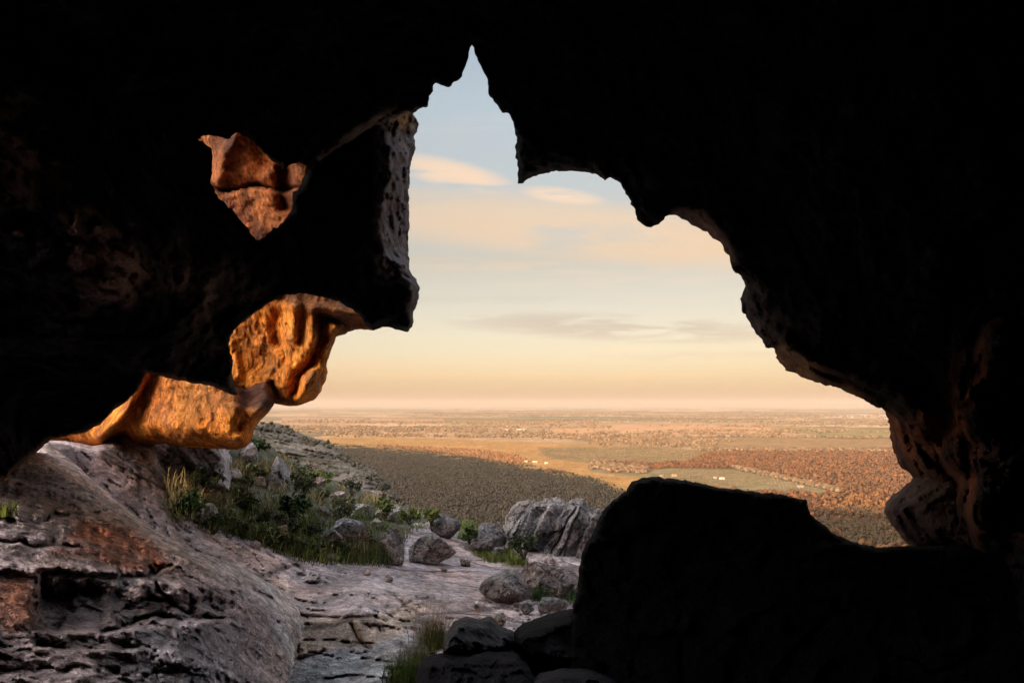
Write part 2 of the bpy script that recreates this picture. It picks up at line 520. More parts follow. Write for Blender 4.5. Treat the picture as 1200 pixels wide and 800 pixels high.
def roof_col(p, u, v, sd):
    q = p - CAM
    n = fbm(q * 1.2, 4, 31)
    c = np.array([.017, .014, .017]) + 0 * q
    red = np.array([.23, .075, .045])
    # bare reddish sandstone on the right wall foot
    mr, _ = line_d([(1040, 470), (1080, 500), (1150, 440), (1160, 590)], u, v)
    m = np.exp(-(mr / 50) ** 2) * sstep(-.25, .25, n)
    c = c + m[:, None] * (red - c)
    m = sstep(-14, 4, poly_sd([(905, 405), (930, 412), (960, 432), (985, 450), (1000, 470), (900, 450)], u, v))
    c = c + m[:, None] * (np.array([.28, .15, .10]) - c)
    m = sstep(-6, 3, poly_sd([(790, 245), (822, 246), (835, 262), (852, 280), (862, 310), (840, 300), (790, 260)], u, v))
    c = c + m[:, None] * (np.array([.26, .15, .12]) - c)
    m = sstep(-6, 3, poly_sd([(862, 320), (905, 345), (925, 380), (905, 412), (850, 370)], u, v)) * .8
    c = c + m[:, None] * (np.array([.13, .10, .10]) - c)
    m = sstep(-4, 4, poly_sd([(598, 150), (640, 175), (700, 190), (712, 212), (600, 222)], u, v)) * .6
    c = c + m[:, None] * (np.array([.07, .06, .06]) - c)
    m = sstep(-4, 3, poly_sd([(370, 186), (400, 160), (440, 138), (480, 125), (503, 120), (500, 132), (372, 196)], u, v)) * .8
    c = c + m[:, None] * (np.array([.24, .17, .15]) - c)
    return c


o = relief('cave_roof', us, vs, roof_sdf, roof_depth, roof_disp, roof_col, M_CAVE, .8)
tag(o, 'black rock roof and right wall of the cave framing the jagged opening', 'cave roof')

# ------------------------------------------------------------------ LEFT OVERHANG
over = empty('rock_overhang', P(np.array(300.), np.array(520.), np.array(9.)))
tag(over, 'dark hanging rock mass at the left of the opening with glowing orange hollows', 'rock overhang')
lp = [(a, b) for a, b, _, _ in LEFT_OUT]; la = [(c, d) for _, _, c, d in LEFT_OUT]
leftD = TPS([(450, 150, 8.9), (450, 260, 8.8), (480, 350, 9.0), (400, 360, 8.6), (300, 380, 8.0), (240, 470, 7.6), (120, 500, 7.2), (50, 520, 7.6), (0, 560, 6.3), (0, 300, 5.3),
             (0, 130, 5.6), (200, 200, 7.2), (360, 200, 8.8), (300, 280, 7.7), (150, 350, 6.2), (-300, 700, 5.5), (-220, 500, 5.2), (-220, 250, 4.9), (-220, 0, 5.2), (-1000, 500, 6.5), (-1000, 0, 6.5), (150, 100, 6.8)], 1e-4)
us = axis(-20, 520, 2.5, -1000)
vs = axis(40, 720, 2.5, -100, 900)


def left_sdf(u, v):
    s = poly_sd(lp, u, v) + ROUGH(u, v, 3.2, .10, 5) * (u > -40)
    h = -poly_sd(C_HOLE, u, v) + ROUGH(u, v, 4.0, .13, 6)
    return np.minimum(np.minimum(s, h), u + 200)


def left_depth(u, v, sd):
    s, at = poly_sd(lp, u, v, la)
    t_ = np.clip(np.maximum(s, 0) / at[..., 0], 0, 1)
    k_ = sstep(1.3, 1.6, at[..., 1])
    d = leftD(u, v, .1, .4) + quarter(np.maximum(s, 0), at[..., 0], at[..., 1]) * (1 - k_) + k_ * at[..., 1] * (1 - t_) * .95
    h = -poly_sd(C_HOLE, u, v)
    d = d + quarter(np.maximum(h, 0), 9, .5)
    return d


def left_disp(p, u, v, sd):
    q = p - CAM
    k = sstep(0, 8, sd)
    n = .40 * fbm(q * .6, 4, 41) + .16 * fbm(q * 2.2, 4, 42, ridge=True)
    _, e, h = voro(q * np.array([1.4, 1.4, 1.8]) + .4 * n[:, None], 8)
    n = n + (h - .5) * .2
    strip = sstep(435, 455, u) * sstep(125, 140, v) * sstep(345, 320, v)
    _, e, h = voro(rot(q, 0, .5, 0) * np.array([3.4, 4.0, 5.2]) + 1.6 * n[:, None], 17)
    n2 = (h - .5) * .22 + .14 * fbm(q * np.array([4, 4, 7.]), 4, 43, ridge=True) + .16 * fbm(q * 3.1, 3, 46) + .09 * fbm(q * 15, 3, 44)
    return n * (.2 + .8 * k) * (1 - .7 * strip) + n2 * (.25 + .75 * strip) * (.5 + .5 * k)


def left_col(p, u, v, sd):
    q = p - CAM
    n = fbm(q * 1.2, 4, 51)
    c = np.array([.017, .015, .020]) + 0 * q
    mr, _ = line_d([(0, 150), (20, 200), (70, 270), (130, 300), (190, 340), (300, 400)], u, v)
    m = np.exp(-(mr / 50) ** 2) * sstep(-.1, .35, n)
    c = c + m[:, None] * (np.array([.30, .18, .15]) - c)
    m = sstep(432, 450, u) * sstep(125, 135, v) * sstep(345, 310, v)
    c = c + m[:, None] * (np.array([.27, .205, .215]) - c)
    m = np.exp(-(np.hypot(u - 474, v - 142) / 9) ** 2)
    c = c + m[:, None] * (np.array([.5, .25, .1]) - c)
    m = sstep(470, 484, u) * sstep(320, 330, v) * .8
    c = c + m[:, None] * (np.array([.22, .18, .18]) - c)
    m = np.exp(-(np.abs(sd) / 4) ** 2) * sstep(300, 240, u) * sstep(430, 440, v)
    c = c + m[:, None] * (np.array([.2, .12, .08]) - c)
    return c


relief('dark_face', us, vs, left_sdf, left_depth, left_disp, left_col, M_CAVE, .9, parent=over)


def ochre_col(base, dark, seed):
    def f(p, u, v, sd):
        q = p - CAM
        n = fbm(rot(q, 0, .6, 0) * np.array([2.2, 1.5, .8]), 5, seed)
        m = sstep(-.3, .35, n)
        c = np.array(dark) + m[:, None] * (np.array(base) - np.array(dark))
        n2 = sstep(.1, .5, fbm(q * 2.1, 4, seed + 5))
        c = c + n2[:, None] * .45 * (np.array([.30, .10, .035] if seed == 91 else [.44, .26, .14]) - c)
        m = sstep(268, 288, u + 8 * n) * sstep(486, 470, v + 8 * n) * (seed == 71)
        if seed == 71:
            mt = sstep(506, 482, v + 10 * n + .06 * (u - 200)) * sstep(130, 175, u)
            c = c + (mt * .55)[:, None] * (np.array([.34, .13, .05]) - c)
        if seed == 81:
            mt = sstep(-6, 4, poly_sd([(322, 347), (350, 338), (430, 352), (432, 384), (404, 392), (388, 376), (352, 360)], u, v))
            c = c + (mt * .85)[:, None] * (np.array([.20, .075, .035]) - c)  # reddish brown top band, its shadow gradient put into the colour
        c = c + (np.minimum(m * 1.3, 1))[:, None] * (np.array([.10, .035, .02]) - c)  # upper right recess of the lip: shade put into a dark brown
        return c
    return f


def a_depth(u, v, sd):
    d = 11.3 - (u - 180) * .0095 - (v - 480) * .004
    d = d + quarter(sd, 26, 1.6) + .9 * sstep(272, 296, u) * sstep(484, 458, v)
    for pts, w, a in (([(172, 436), (150, 480), (118, 512)], 7, -.35), ([(180, 440), (160, 485), (145, 515)], 9, .4), ([(300, 440), (296, 470), (280, 500)], 9, .3), ([(322, 455), (300, 480)], 8, -.2)):
        dd, _ = line_d(pts, u, v)
        d = d + a * np.exp(-(dd / w) ** 2)
    return d


def a_disp(p, u, v, sd):
    q = p - CAM
    return .25 * fbm(q * np.array([1.2, 1, 2.0]), 3, 61) + .09 * fbm(rot(q, 0, .9, 0) * np.array([1.6, 1.5, .9]), 4, 62, ridge=True) + .03 * fbm(q * 9, 3, 63)


us = axis(30, 335, 2.0); vs = axis(400, 535, 2.0)
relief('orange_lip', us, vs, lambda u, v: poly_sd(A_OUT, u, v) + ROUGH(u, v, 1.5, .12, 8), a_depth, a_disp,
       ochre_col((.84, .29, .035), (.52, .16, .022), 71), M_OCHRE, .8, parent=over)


def b_depth(u, v, sd):
    d = 12.0 - (u - 330) * .011 - (v - 410) * .002
    d = d + quarter(sd, 34, 1.5)
    # a shallow bowl with flutes running down it
    d = d + .35 * np.exp(-(np.hypot((u - 320) / 40, (v - 420) / 34)) ** 2)
    for pts, w, a in (([(330, 350), (322, 385), (326, 400)], 7, .30), ([(346, 352), (342, 395)], 7, -.28), ([(356, 360), (352, 400)], 4, .22), ([(364, 365), (366, 400)], 6, -.26),
                      ([(377, 372), (380, 395), (366, 425), (350, 440), (345, 460)], 6, .55), ([(392, 385), (378, 420), (360, 450), (352, 465)], 7, -.35),
                      ([(385, 412), (370, 430), (378, 450)], 4, .22), ([(270, 400), (278, 440)], 6, -.2), ([(330, 358), (380, 360), (418, 368)], 6, -.3),
                      ([(385, 372), (420, 380)], 6, .3), ([(318, 452), (326, 462)], 5, .35)):
        dd, _ = line_d(pts, u, v)
        d = d + 1.0 * a * np.exp(-(dd / w) ** 2)
    return d


def b_disp(p, u, v, sd):
    q = p - CAM
    _, e, h = voro(q * 5.0, 77)
    return .16 * fbm(q * 1.5, 3, 64) + .07 * fbm(q * np.array([6, 5, 2.5]), 4, 65, ridge=True) + .03 * fbm(q * 12, 3, 66)


us = axis(198, 472, 1.6); vs = axis(290, 482, 1.6)
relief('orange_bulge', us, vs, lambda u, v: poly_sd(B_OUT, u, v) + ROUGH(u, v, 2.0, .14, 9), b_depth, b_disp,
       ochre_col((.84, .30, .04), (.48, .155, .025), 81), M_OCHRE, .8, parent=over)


def c_depth(u, v, sd):
    d = 10.6 - (u - 300) * .012 + (v - 220) * .004
    dd, s = line_d([(240, 215), (262, 226), (300, 218), (330, 224), (380, 216)], u, v)
    d = d - .22 * s * np.exp(-(dd / 16)) + .25 * np.exp(-(dd / 3.5) ** 2)
    for pts, w, a in (([(279, 155), (262, 185), (255, 215)], 8, -.3), ([(300, 160), (310, 190)], 9, .25), ([(333, 198), (335, 240)], 10, .5)):
        dd, _ = line_d(pts, u, v)
        d = d + a * np.exp(-(dd / w) ** 2)
    return d


us = axis(200, 400, 2.0); vs = axis(130, 310, 2.0)
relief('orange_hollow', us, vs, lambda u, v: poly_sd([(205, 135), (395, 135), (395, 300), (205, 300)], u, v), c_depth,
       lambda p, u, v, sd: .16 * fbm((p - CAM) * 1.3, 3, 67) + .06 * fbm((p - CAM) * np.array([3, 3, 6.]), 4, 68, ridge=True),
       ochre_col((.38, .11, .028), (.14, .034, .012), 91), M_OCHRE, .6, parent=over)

# ------------------------------------------------------------------ CAVE CHAMBER behind the camera
def chamber():
    n = 40
    lin = np.linspace(-1, 1, n)
    V = []; Fs = []
    ext = np.array([6.6, 8.7, 6.15]); cen = CAM + np.array([1.45, -1.95, -1.3])
    for ax in range(3):
        for sg in (-1, 1):
            if ax == 1 and sg == 1: continue
            a, b2 = [k for k in range(3) if k != ax]
            A, B = np.meshgrid(lin, lin)
            q = np.zeros((n * n, 3)); q[:, ax] = sg; q[:, a] = A.ravel(); q[:, b2] = B.ravel()
            base = len(V) * n * n
            V.append(q)
            i = np.arange(n * n).reshape(n, n)
            f4 = np.stack([i[:-1, :-1], i[1:, :-1], i[1:, 1:], i[:-1, 1:]], -1).reshape(-1, 4)
            if ax == 0 and sg == -1:      # opening added in the left wall, out of view, to light the ledge
                c4 = q[f4].mean(1) * ext + np.array([0, -1.95, -1.3])
                f4 = f4[~((c4[:, 1] > 1.3 - .5 * np.sin(c4[:, 2] * 2)) & (c4[:, 1] < 5.3) & (c4[:, 2] > -2.0) & (c4[:, 2] < 3.0 + .4 * np.sin(c4[:, 1] * 3)))]
            Fs.append(f4 + base)
    V = np.concatenate(V)
    p = cen + V * ext
    nn = fbm(p * .35, 4, 7)
    p = p - (V / np.linalg.norm(V, axis=1)[:, None]) * (nn * .5)[:, None]
    return mesh_np('cave_chamber', p, np.concatenate(Fs), M_CHAMBER, None, np.array([.03, .026, .028]) + 0 * p)


tag(chamber(), kind='structure')

# ------------------------------------------------------------------ ROCK SLAB (chute)
SLAB = TPS([(60, 520, 9.5), (150, 515, 12.5), (250, 515, 17), (180, 560, 11.5), (240, 600, 12.5), (300, 640, 12), (350, 600, 16.5), (300, 560, 19), (330, 530, 26), (400, 570, 25),
            (450, 600, 25), (400, 650, 14.5), (480, 660, 15.5), (500, 620, 23), (560, 650, 19.5), (620, 700, 12.5), (560, 700, 11.4), (640, 660, 18), (700, 690, 15), (400, 690, 10.6),
            (420, 722, 8.6), (480, 735, 8.7), (420, 757, 8.0), (350, 770, 7.4), (350, 800, 6.5), (420, 800, 6.4), (500, 800, 6.4), (500, 765, 7.5), (600, 780, 7.0), (700, 760, 8.2), (400, 900, 4.7), (700, 900, 4.8),
            (250, 680, 9), (200, 640, 9.5), (200, 800, 6.3), (900, 800, 7.5), (900, 640, 19), (520, 590, 32), (640, 610, 29), (-300, 520, 8), (-300, 800, 5), (100, 480, 12)], 1e-5)
SLAB_POLY = [(-300, 560), (0, 555), (30, 530), (48, 516), (75, 516), (108, 522), (126, 518), (140, 508), (152, 495), (200, 495), (290, 505), (325, 532), (360, 550), (400, 568), (440, 584), (480, 598), (530, 612), (570, 630), (640, 642), (700, 640), (790, 650), (860, 720), (900, 850), (900, 1200), (-300, 1200)]


def slab_disp(p, u, v, sd):
    q = p - CAM
    d = q[:, 1]
    n = .8 * np.exp(-((u - 196) / 14) ** 2 - ((v - 545) / 26) ** 2) + .22 * fbm(q * .45, 4, 101)
    # weathered bedding steps, gently dipping
    w = q @ np.array([.28, -.10, 1.0]) + .25 * fbm(q * np.array([.7, .7, .7]), 3, 102)
    for fr, am in ((2.6, .075), (7.0, .03)):
        ph = (w * fr) % 1.0
        n = n + am * (sstep(0, .8, ph) - sstep(.82, 1.0, ph))
    r = fbm(rot(q, 0, .2, .5) * np.array([1.0, 2.4, 2.4]), 4, 103, ridge=True)
    n = n + .17 * sstep(.5, .9, r)
    n = n + .035 * fbm(q * 5, 4, 104)
    for (hu, hv, hw, hh, a) in ((352, 676, 9, 5, .35), (366, 684, 22, 4, .30), (403, 678, 13, 5, .35), (330, 668, 12, 4, .2), (560, 715, 24, 4, .25)):
        n = n + a * np.exp(-((u - hu) / hw) ** 2 - ((v - hv) / hh) ** 2)
    for pts in ([(330, 716), (360, 722), (405, 724), (440, 722), (452, 728), (470, 712), (482, 704)], [(412, 730), (418, 745), (428, 757), (434, 760)], [(330, 724), (345, 740), (350, 772), (372, 766), (380, 762)],
                [(440, 722), (446, 740)]):
        dd, _ = line_d(pts, u, v)
        n = n + .16 * np.exp(-(dd / 2.2) ** 2)
    return n


def slab_col(p, u, v, sd):
    q = p - CAM
    n = fbm(q * .9, 4, 111); n2 = fbm(rot(q, 0, .2, .5) * np.array([.5, 2.2, 2.2]), 4, 112)
    c = np.array([.48, .375, .385]) + 0 * q
    c = c * (1 + .6 * n2)[:, None]
    m = sstep(.05, .5, n)
    c = c + (m * .5)[:, None] * (np.array([.38, .26, .20]) - c)
    # pale scoured floor at the bottom, tan riser above it
    m = sstep(-6, 8, poly_sd([(330, 1200), (338, 800), (352, 772), (384, 762), (432, 758), (452, 748), (480, 738), (520, 800), (540, 1200)], u, v))
    c = c + (m * .8)[:, None] * (np.array([.44, .44, .46]) - c)
    m = sstep(-8, 6, poly_sd([(330, 718), (400, 724), (440, 724), (480, 705), (500, 710), (480, 738), (430, 757), (384, 760), (352, 770)], u, v))
    c = c + (m * .7)[:, None] * (np.array([.46, .33, .24]) - c)
    return c


us = axis(-20, 800, 1.8, -300, 1300); vs = axis(485, 805, 1.8, 470, 1200)
o = relief('rock_slab', us, vs, lambda u, v: poly_sd(SLAB_POLY, u, v) + ROUGH(u, v, 2.2, .04, 12), lambda u, v, sd: SLAB(u, v, .02, .5) + quarter(sd, 10, 1.5), slab_disp, slab_col, M_SLAB, 1.5)
tag(o, kind='structure')

# ------------------------------------------------------------------ FRONT LEFT BLOCK
BLOCK_POLY = [(-700, 500), (-300, 540), (-60, 540), (0, 532), (40, 520), (56, 519), (78, 535), (106, 560), (140, 590), (175, 615), (225, 645), (280, 662), (325, 688), (350, 712), (356, 735), (347, 765),
              (340, 800), (330, 1300), (-700, 1300)]
BLK = TPS([(0, 560, 6.8), (52, 530, 8.6), (0, 600, 5.6), (0, 680, 4.2), (0, 740, 3.6), (0, 800, 3.0), (100, 600, 6.6), (100, 660, 5.2), (100, 740, 4.1), (100, 800, 3.4), (170, 640, 6.3), (200, 700, 5.2), (200, 800, 3.9), (250, 670, 6.7),
           (300, 700, 6.9), (300, 760, 5.6), (300, 800, 4.9), (340, 730, 7.2), (-200, 560, 6), (-200, 1000, 2.0), (300, 1000, 3.0), (-600, 700, 4.5), (-600, 1200, 2.5), (300, 1300, 2.2)], 1e-4)
CAV = [(40, 682), (60, 677), (100, 679), (122, 690), (134, 712), (126, 736), (90, 740), (40, 738), (37, 710)]


def blk_depth(u, v, sd):
    d = BLK(u, v, .05, .6) + quarter(sd, 22, .5)
    # overhanging ledge line, the square dark recess under it, cracks
    u0_, v0_ = u, v
    wv = fbm(np.stack([u * .035, v * .05, 0 * u], -1).reshape(-1, 3), 4, 140).reshape(u.shape)
    wu = fbm(np.stack([u * .05, v * .05, 0 * u + 9], -1).reshape(-1, 3), 4, 141).reshape(u.shape)
    u = u + 16 * wu; v = v + 13 * wv
    dd, s = line_d([(-40, 668), (30, 670), (80, 668), (130, 672), (180, 674), (200, 668)], u, v)
    d = d + .12 * sstep(0, 5, dd * s) * np.exp(-np.maximum(dd * s, 0) / 26) - .08 * np.exp(-(dd / 7) ** 2) * (s < 0)
    d = d + .34 * sstep(-5, 12, poly_sd(CAV, u, v)) + .16 * sstep(-4, 10, poly_sd([(40, 685), (88, 690), (92, 715), (70, 738), (38, 738)], u, v))
    d = d + .30 * sstep(-8, 14, poly_sd([(125, 690), (190, 690), (270, 705), (262, 722), (200, 728), (130, 736)], u, v))
    for pts, w, a in (([(185, 684), (200, 705), (196, 712)], 4, .3), ([(120, 738), (170, 722), (215, 722), (262, 726)], 3.5, .35), ([(150, 700), (190, 706), (225, 716)], 3, .25),
                      ([(0, 632), (40, 636), (90, 640)], 3, .2), ([(-30, 612), (60, 606), (120, 600)], 3, .15), ([(142, 672), (170, 673), (198, 664)], 4, .5), ([(0, 758), (100, 752), (180, 760)], 4, .12),
                      ([(0, 786), (90, 782), (170, 790), (240, 788)], 3, .12), ([(315, 694), (322, 712), (330, 724)], 2.5, .12), ([(300, 688), (318, 700)], 2.5, .12)):
        dd, _ = line_d(pts, u, v)
        d = d + a * (.35 + .9 * np.clip(.5 + wu * 1.5, 0, 1)) * np.exp(-(dd / w) ** 2)
    return d


def blk_disp(p, u, v, sd):
    q = p - CAM
    n = .18 * fbm(q * .7, 3, 121)
    k = sstep(30, 120, sd)
    w = q[:, 2] + .12 * q[:, 0] + .12 * fbm(q * 1.1, 3, 122)
    for fr, am in ((4.0, .035), (11., .018)):
        ph = (w * fr) % 1.0
        n = n - am * k * (sstep(0, .7, ph) - sstep(.75, 1.0, ph))
    rough = sstep(-20, 20, poly_sd([(30, 672), (200, 672), (285, 690), (285, 725), (190, 745), (-30, 745), (-30, 800), (300, 800), (200, 760)], u, v))
    r = fbm(q * np.array([2.2, 2.2, 5]), 5, 123, ridge=True)
    n = n - (.03 + .07 * rough) * sstep(.1, .8, r)
    _, e, h = voro(q * np.array([4, 4, 8]) + n[:, None], 19)
    n = n + (.02 + .06 * rough) * (h - .5) * k
    # grooves sweeping down the flank of the fold
    fl = fbm(np.stack([(u + v * .1) * .06, (u - v) * .012, 0 * u], -1), 3, 124, ridge=True)
    ph = (sd * .085 + 1.3 * fbm(np.stack([u * .012, v * .012, 0 * u], -1), 3, 126)) % 1.0
    n = n - .045 * fl * (1 - k) + .09 * fbm(q * 1.5, 4, 128) + .03 * fbm(q * 8, 3, 125) + (.035 * (sstep(0, .75, ph) - sstep(.8, 1, ph)) + .04 * fbm(q * 2.4, 3, 127, ridge=True)) * (1 - .6 * k)
    return n


def blk_col(p, u, v, sd):
    q = p - CAM
    n = fbm(q * 1.6, 4, 131)
    c = np.array([.56, .46, .50]) * (1 + .5 * n)[:, None]
    m = sstep(46, 4, sd + 10 * n) * (u < 400)
    c = c + (m * .9)[:, None] * (np.array([.80, .66, .63]) - c)  # crest painted paler for the light it catches
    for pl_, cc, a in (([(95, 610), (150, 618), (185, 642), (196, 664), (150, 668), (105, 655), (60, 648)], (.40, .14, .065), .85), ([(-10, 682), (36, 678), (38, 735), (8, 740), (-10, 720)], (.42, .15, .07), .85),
                       ([(160, 690), (190, 692), (195, 712), (170, 716)], (.26, .13, .08), .6), ([(40, 690), (130, 690), (200, 725), (130, 740), (40, 740)], (.15, .115, .12), .7)):  # last outline: shade of the recess put into a darker colour
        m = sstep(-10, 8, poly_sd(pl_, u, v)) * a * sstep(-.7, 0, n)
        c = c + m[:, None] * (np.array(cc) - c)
    m = sstep(-20, 20, poly_sd([(20, 530), (60, 560), (100, 590), (90, 600), (0, 600)], u, v))
    c = c + (m * .5)[:, None] * (np.array([.16, .14, .14]) - c)  # upper left of the ledge darkened in colour, standing in for shade
    return c


us = axis(-15, 362, 1.6, -700); vs = axis(512, 805, 1.6, 495, 1300)
o = relief('rock_ledge', us, vs, lambda u, v: poly_sd(BLOCK_POLY, u, v) + ROUGH(u, v, 3, .05, 14), blk_depth, blk_disp, blk_col, M_BLOCK, 1.2)
tag(o, 'rounded layered sandstone block with a square dark recess in the lower left foreground', 'rock ledge')


# ------------------------------------------------------------------ relief rocks with particular outlines
def simple_rock(name, poly, d0, tilt, w, e, disp, colr, mat, T, step, label, cat='rock', rough=2.0, seed=1, parent=None, extra=None, vcol=None, group=None, smooth=True):
    a = np.array(poly, float)
    us = axis(a[:, 0].min() - 4, a[:, 0].max() + 4, step); vs = axis(a[:, 1].min() - 4, a[:, 1].max() + 4, step)
    cu, cv = a[:, 0].mean(), a[:, 1].mean()

    def dep(u, v, sd):
        r = d0 + tilt[0] * (u - cu) + tilt[1] * (v - cv) + quarter(sd, w, e)
        if extra is not None: r = r + extra(u, v)
        return r

    def col(p, u, v, sd):
        q = p - CAM
        n = fbm(q * 1.4 * 10 / d0, 4, seed + 3)
        c = np.array(colr) * (1 + .4 * n)[:, None]
        return c if vcol is None else vcol(c, u, v)
    o = relief(name, us, vs, lambda u, v: poly_sd(poly, u, v) + ROUGH(u, v, rough, .12, seed), dep, disp, col, mat, T, parent=parent, smooth=smooth)
    if label: tag(o, label, cat, group)
    return o


def rdisp(a, s, seed, an=(1, 1, 1), r=(0, 0, 0), cell=.5):
    def f(p, u, v, sd):
        q = rot(p - CAM, *r) * np.array(an) * s
        n = fbm(q, 4, seed) * a
        _, e, h = voro(q * 1.3 + .4 * n[:, None] / a, seed + 2)
        n = n + (h - .5) * a * cell
        _, e, h = voro(q * 3.3 + .4 * n[:, None] / a, seed + 4)
        n = n + (h - .5) * a * cell * .45
        return (n - .35 * a * sstep(.4, .9, fbm(q * 1.7, 3, seed + 7, ridge=True))) * (.3 + .7 * sstep(0, 6, sd))
    return f


BIG = [(1300, 660), (1120, 640), (1062, 639), (1025.6, 641), (1000, 635), (979, 626), (966, 615), (953, 605), (947, 598), (947, 590), (946, 585), (932, 583), (915, 579), (898, 577), (872.6, 574), (843, 571), (821.6, 566),
       (800, 562), (783, 560), (766, 558), (751, 560), (741, 564), (734, 575), (728, 579), (722, 584), (715, 587.5), (704.6, 600), (698, 617), (690, 632), (685.5, 638.6), (680, 655), (679, 664),
       (677, 689.6), (671, 711), (668, 760), (660, 1200), (1500, 1200), (1500, 700)]
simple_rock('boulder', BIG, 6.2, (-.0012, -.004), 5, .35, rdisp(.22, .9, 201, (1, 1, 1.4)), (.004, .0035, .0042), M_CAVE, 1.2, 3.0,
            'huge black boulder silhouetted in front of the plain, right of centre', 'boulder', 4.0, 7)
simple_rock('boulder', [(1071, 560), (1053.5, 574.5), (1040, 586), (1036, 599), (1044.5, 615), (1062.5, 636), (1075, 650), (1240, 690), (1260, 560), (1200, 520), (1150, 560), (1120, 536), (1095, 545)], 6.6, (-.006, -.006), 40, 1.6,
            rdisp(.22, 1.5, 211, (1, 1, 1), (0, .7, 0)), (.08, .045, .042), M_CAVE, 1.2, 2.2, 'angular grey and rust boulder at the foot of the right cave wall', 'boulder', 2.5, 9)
def crag_disp(p, u, v, sd):
    q = p - CAM
    w = q @ np.array([.74, .1, -.68]) + .16 * fbm(q * .9, 3, 222)
    n = .5 * fbm(q * .6, 3, 223)
    for fr, am, k in ((.85, .95, 224), (2.3, .35, 225), (5.5, .12, 226)):
        ph = w * fr + .22 * perlin(q * fr * .35, k)
        i_ = np.floor(ph); f_ = ph - i_
        hsh = np.sin(i_ * 12.9898) * 43758.5; hsh = hsh - np.floor(hsh)
        n = n + am * ((hsh - .5) + .6 * (f_ - .5)) + am * .8 * (sstep(.10, 0, f_))
    _, e, h = voro(rot(q, 0, -.8, 0) * np.array([1.8, 1.2, .7]) + .3, 227)
    return (n + .45 * (h - .5) + .10 * fbm(q * 5, 3, 228)) * (.3 + .7 * sstep(0, 6, sd))


CRAG = [(589, 622), (592, 606), (598, 596), (604, 589), (616, 585), (630, 587), (645, 583), (656, 582), (664, 587), (676, 583), (686, 586), (690, 596), (702, 596), (706, 605), (712, 640), (705, 680), (684, 690), (660, 676),
        (640, 668), (628, 655), (612, 648), (596, 640)]
simple_rock('crag', CRAG, 21, (.006, -.030), 12, 2.2, crag_disp, (.23, .19, .19), M_CRAG, 3.0, 1.5,
            'tall pale crag with slanting dark cracks rising behind the boulders', 'crag', 4.0, 10, smooth=False)
simple_rock('leaning_slab', [(201, 522), (205, 512), (262, 515), (268, 540), (271, 560), (268, 575), (250, 574), (236, 566), (222, 548), (208, 535)], 13.2, (.012, -.02), 10, 1.0,
            rdisp(.25, .8, 231, (1.5, 1, .6), (0, .4, 0), .5), (.50, .43, .45), M_BOULD, 1.5, 1.5, 'smooth grey slab leaning under the orange lip above the grass', 'rock', 1.5, 11)
simple_rock('pointed_rock', [(310, 578), (312, 562), (319, 545), (325, 534), (333, 539), (338, 548), (345, 558), (352, 572), (350, 582), (335, 586)], 19, (.06, -.02), 10, 1.2,
            rdisp(.4, .8, 241, (1.3, 1, .6), (0, .3, 0), .6), (.29, .24, .24), M_BOULD, 1.0, 1.2, 'sharp pointed rock standing up out of the grassy bank', 'rock', 1.5, 12)
simple_rock('rock_fin', [(338, 582), (352, 572), (360, 582), (372, 596), (384, 608), (372, 614), (352, 604), (338, 598)], 18.2, (-.02, -.03), 6, .8,
            rdisp(.3, .9, 251), (.27, .23, .22), M_BOULD, .8, 1.3, 'thin sloping rock fin running down from the pointed rock', 'rock', 1.5, 13)
simple_rock('dark_rock', [(287, 592), (289, 580), (300, 574), (320, 576), (338, 580), (336, 594), (320, 600), (300, 602)], 17.6, (.01, -.03), 8, .9,
            rdisp(.35, .9, 261), (.13, .11, .115), M_BOULD, .8, 1.3, 'low blackish rock just below the pointed rock in the grass', 'rock', 1.5, 14)
simple_rock('flat_rock', [(598, 758), (600, 742), (612, 730), (640, 720), (662, 714), (690, 709), (730, 705), (760, 712), (780, 740), (770, 790), (700, 790), (620, 775)], 6.3, (.001, -.014), 18, 1.5,
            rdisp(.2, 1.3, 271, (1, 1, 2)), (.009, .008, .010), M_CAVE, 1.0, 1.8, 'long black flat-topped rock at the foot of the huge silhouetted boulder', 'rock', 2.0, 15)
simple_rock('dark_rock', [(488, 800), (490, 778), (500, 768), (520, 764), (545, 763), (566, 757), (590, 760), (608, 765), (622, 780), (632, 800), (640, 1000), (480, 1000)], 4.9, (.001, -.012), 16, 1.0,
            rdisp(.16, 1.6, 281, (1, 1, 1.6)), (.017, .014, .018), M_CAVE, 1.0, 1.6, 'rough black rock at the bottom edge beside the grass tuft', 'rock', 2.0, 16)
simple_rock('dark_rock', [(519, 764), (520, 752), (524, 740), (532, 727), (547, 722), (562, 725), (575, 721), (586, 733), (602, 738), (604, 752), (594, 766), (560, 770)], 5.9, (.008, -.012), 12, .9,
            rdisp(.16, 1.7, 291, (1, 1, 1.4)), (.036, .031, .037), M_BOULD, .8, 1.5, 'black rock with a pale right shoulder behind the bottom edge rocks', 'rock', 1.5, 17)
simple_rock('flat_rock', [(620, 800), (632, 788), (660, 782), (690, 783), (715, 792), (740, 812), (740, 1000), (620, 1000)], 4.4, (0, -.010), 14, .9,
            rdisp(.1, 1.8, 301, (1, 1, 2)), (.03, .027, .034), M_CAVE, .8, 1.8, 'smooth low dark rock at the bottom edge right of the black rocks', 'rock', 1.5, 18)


# ------------------------------------------------------------------ free boulders
def ico(sub):
    import bmesh
    bm = bmesh.new(); bmesh.ops.create_icosphere(bm, subdivisions=sub, radius=1)
    V = np.array([v.co[:] for v in bm.verts]); Fc = np.array([[v.index for v in f.verts] for f in bm.faces]); bm.free()
    return V, Fc


ICO1 = ico(1); ICO2 = ico(2); ICO5 = ico(5); ICO3 = ico(3)


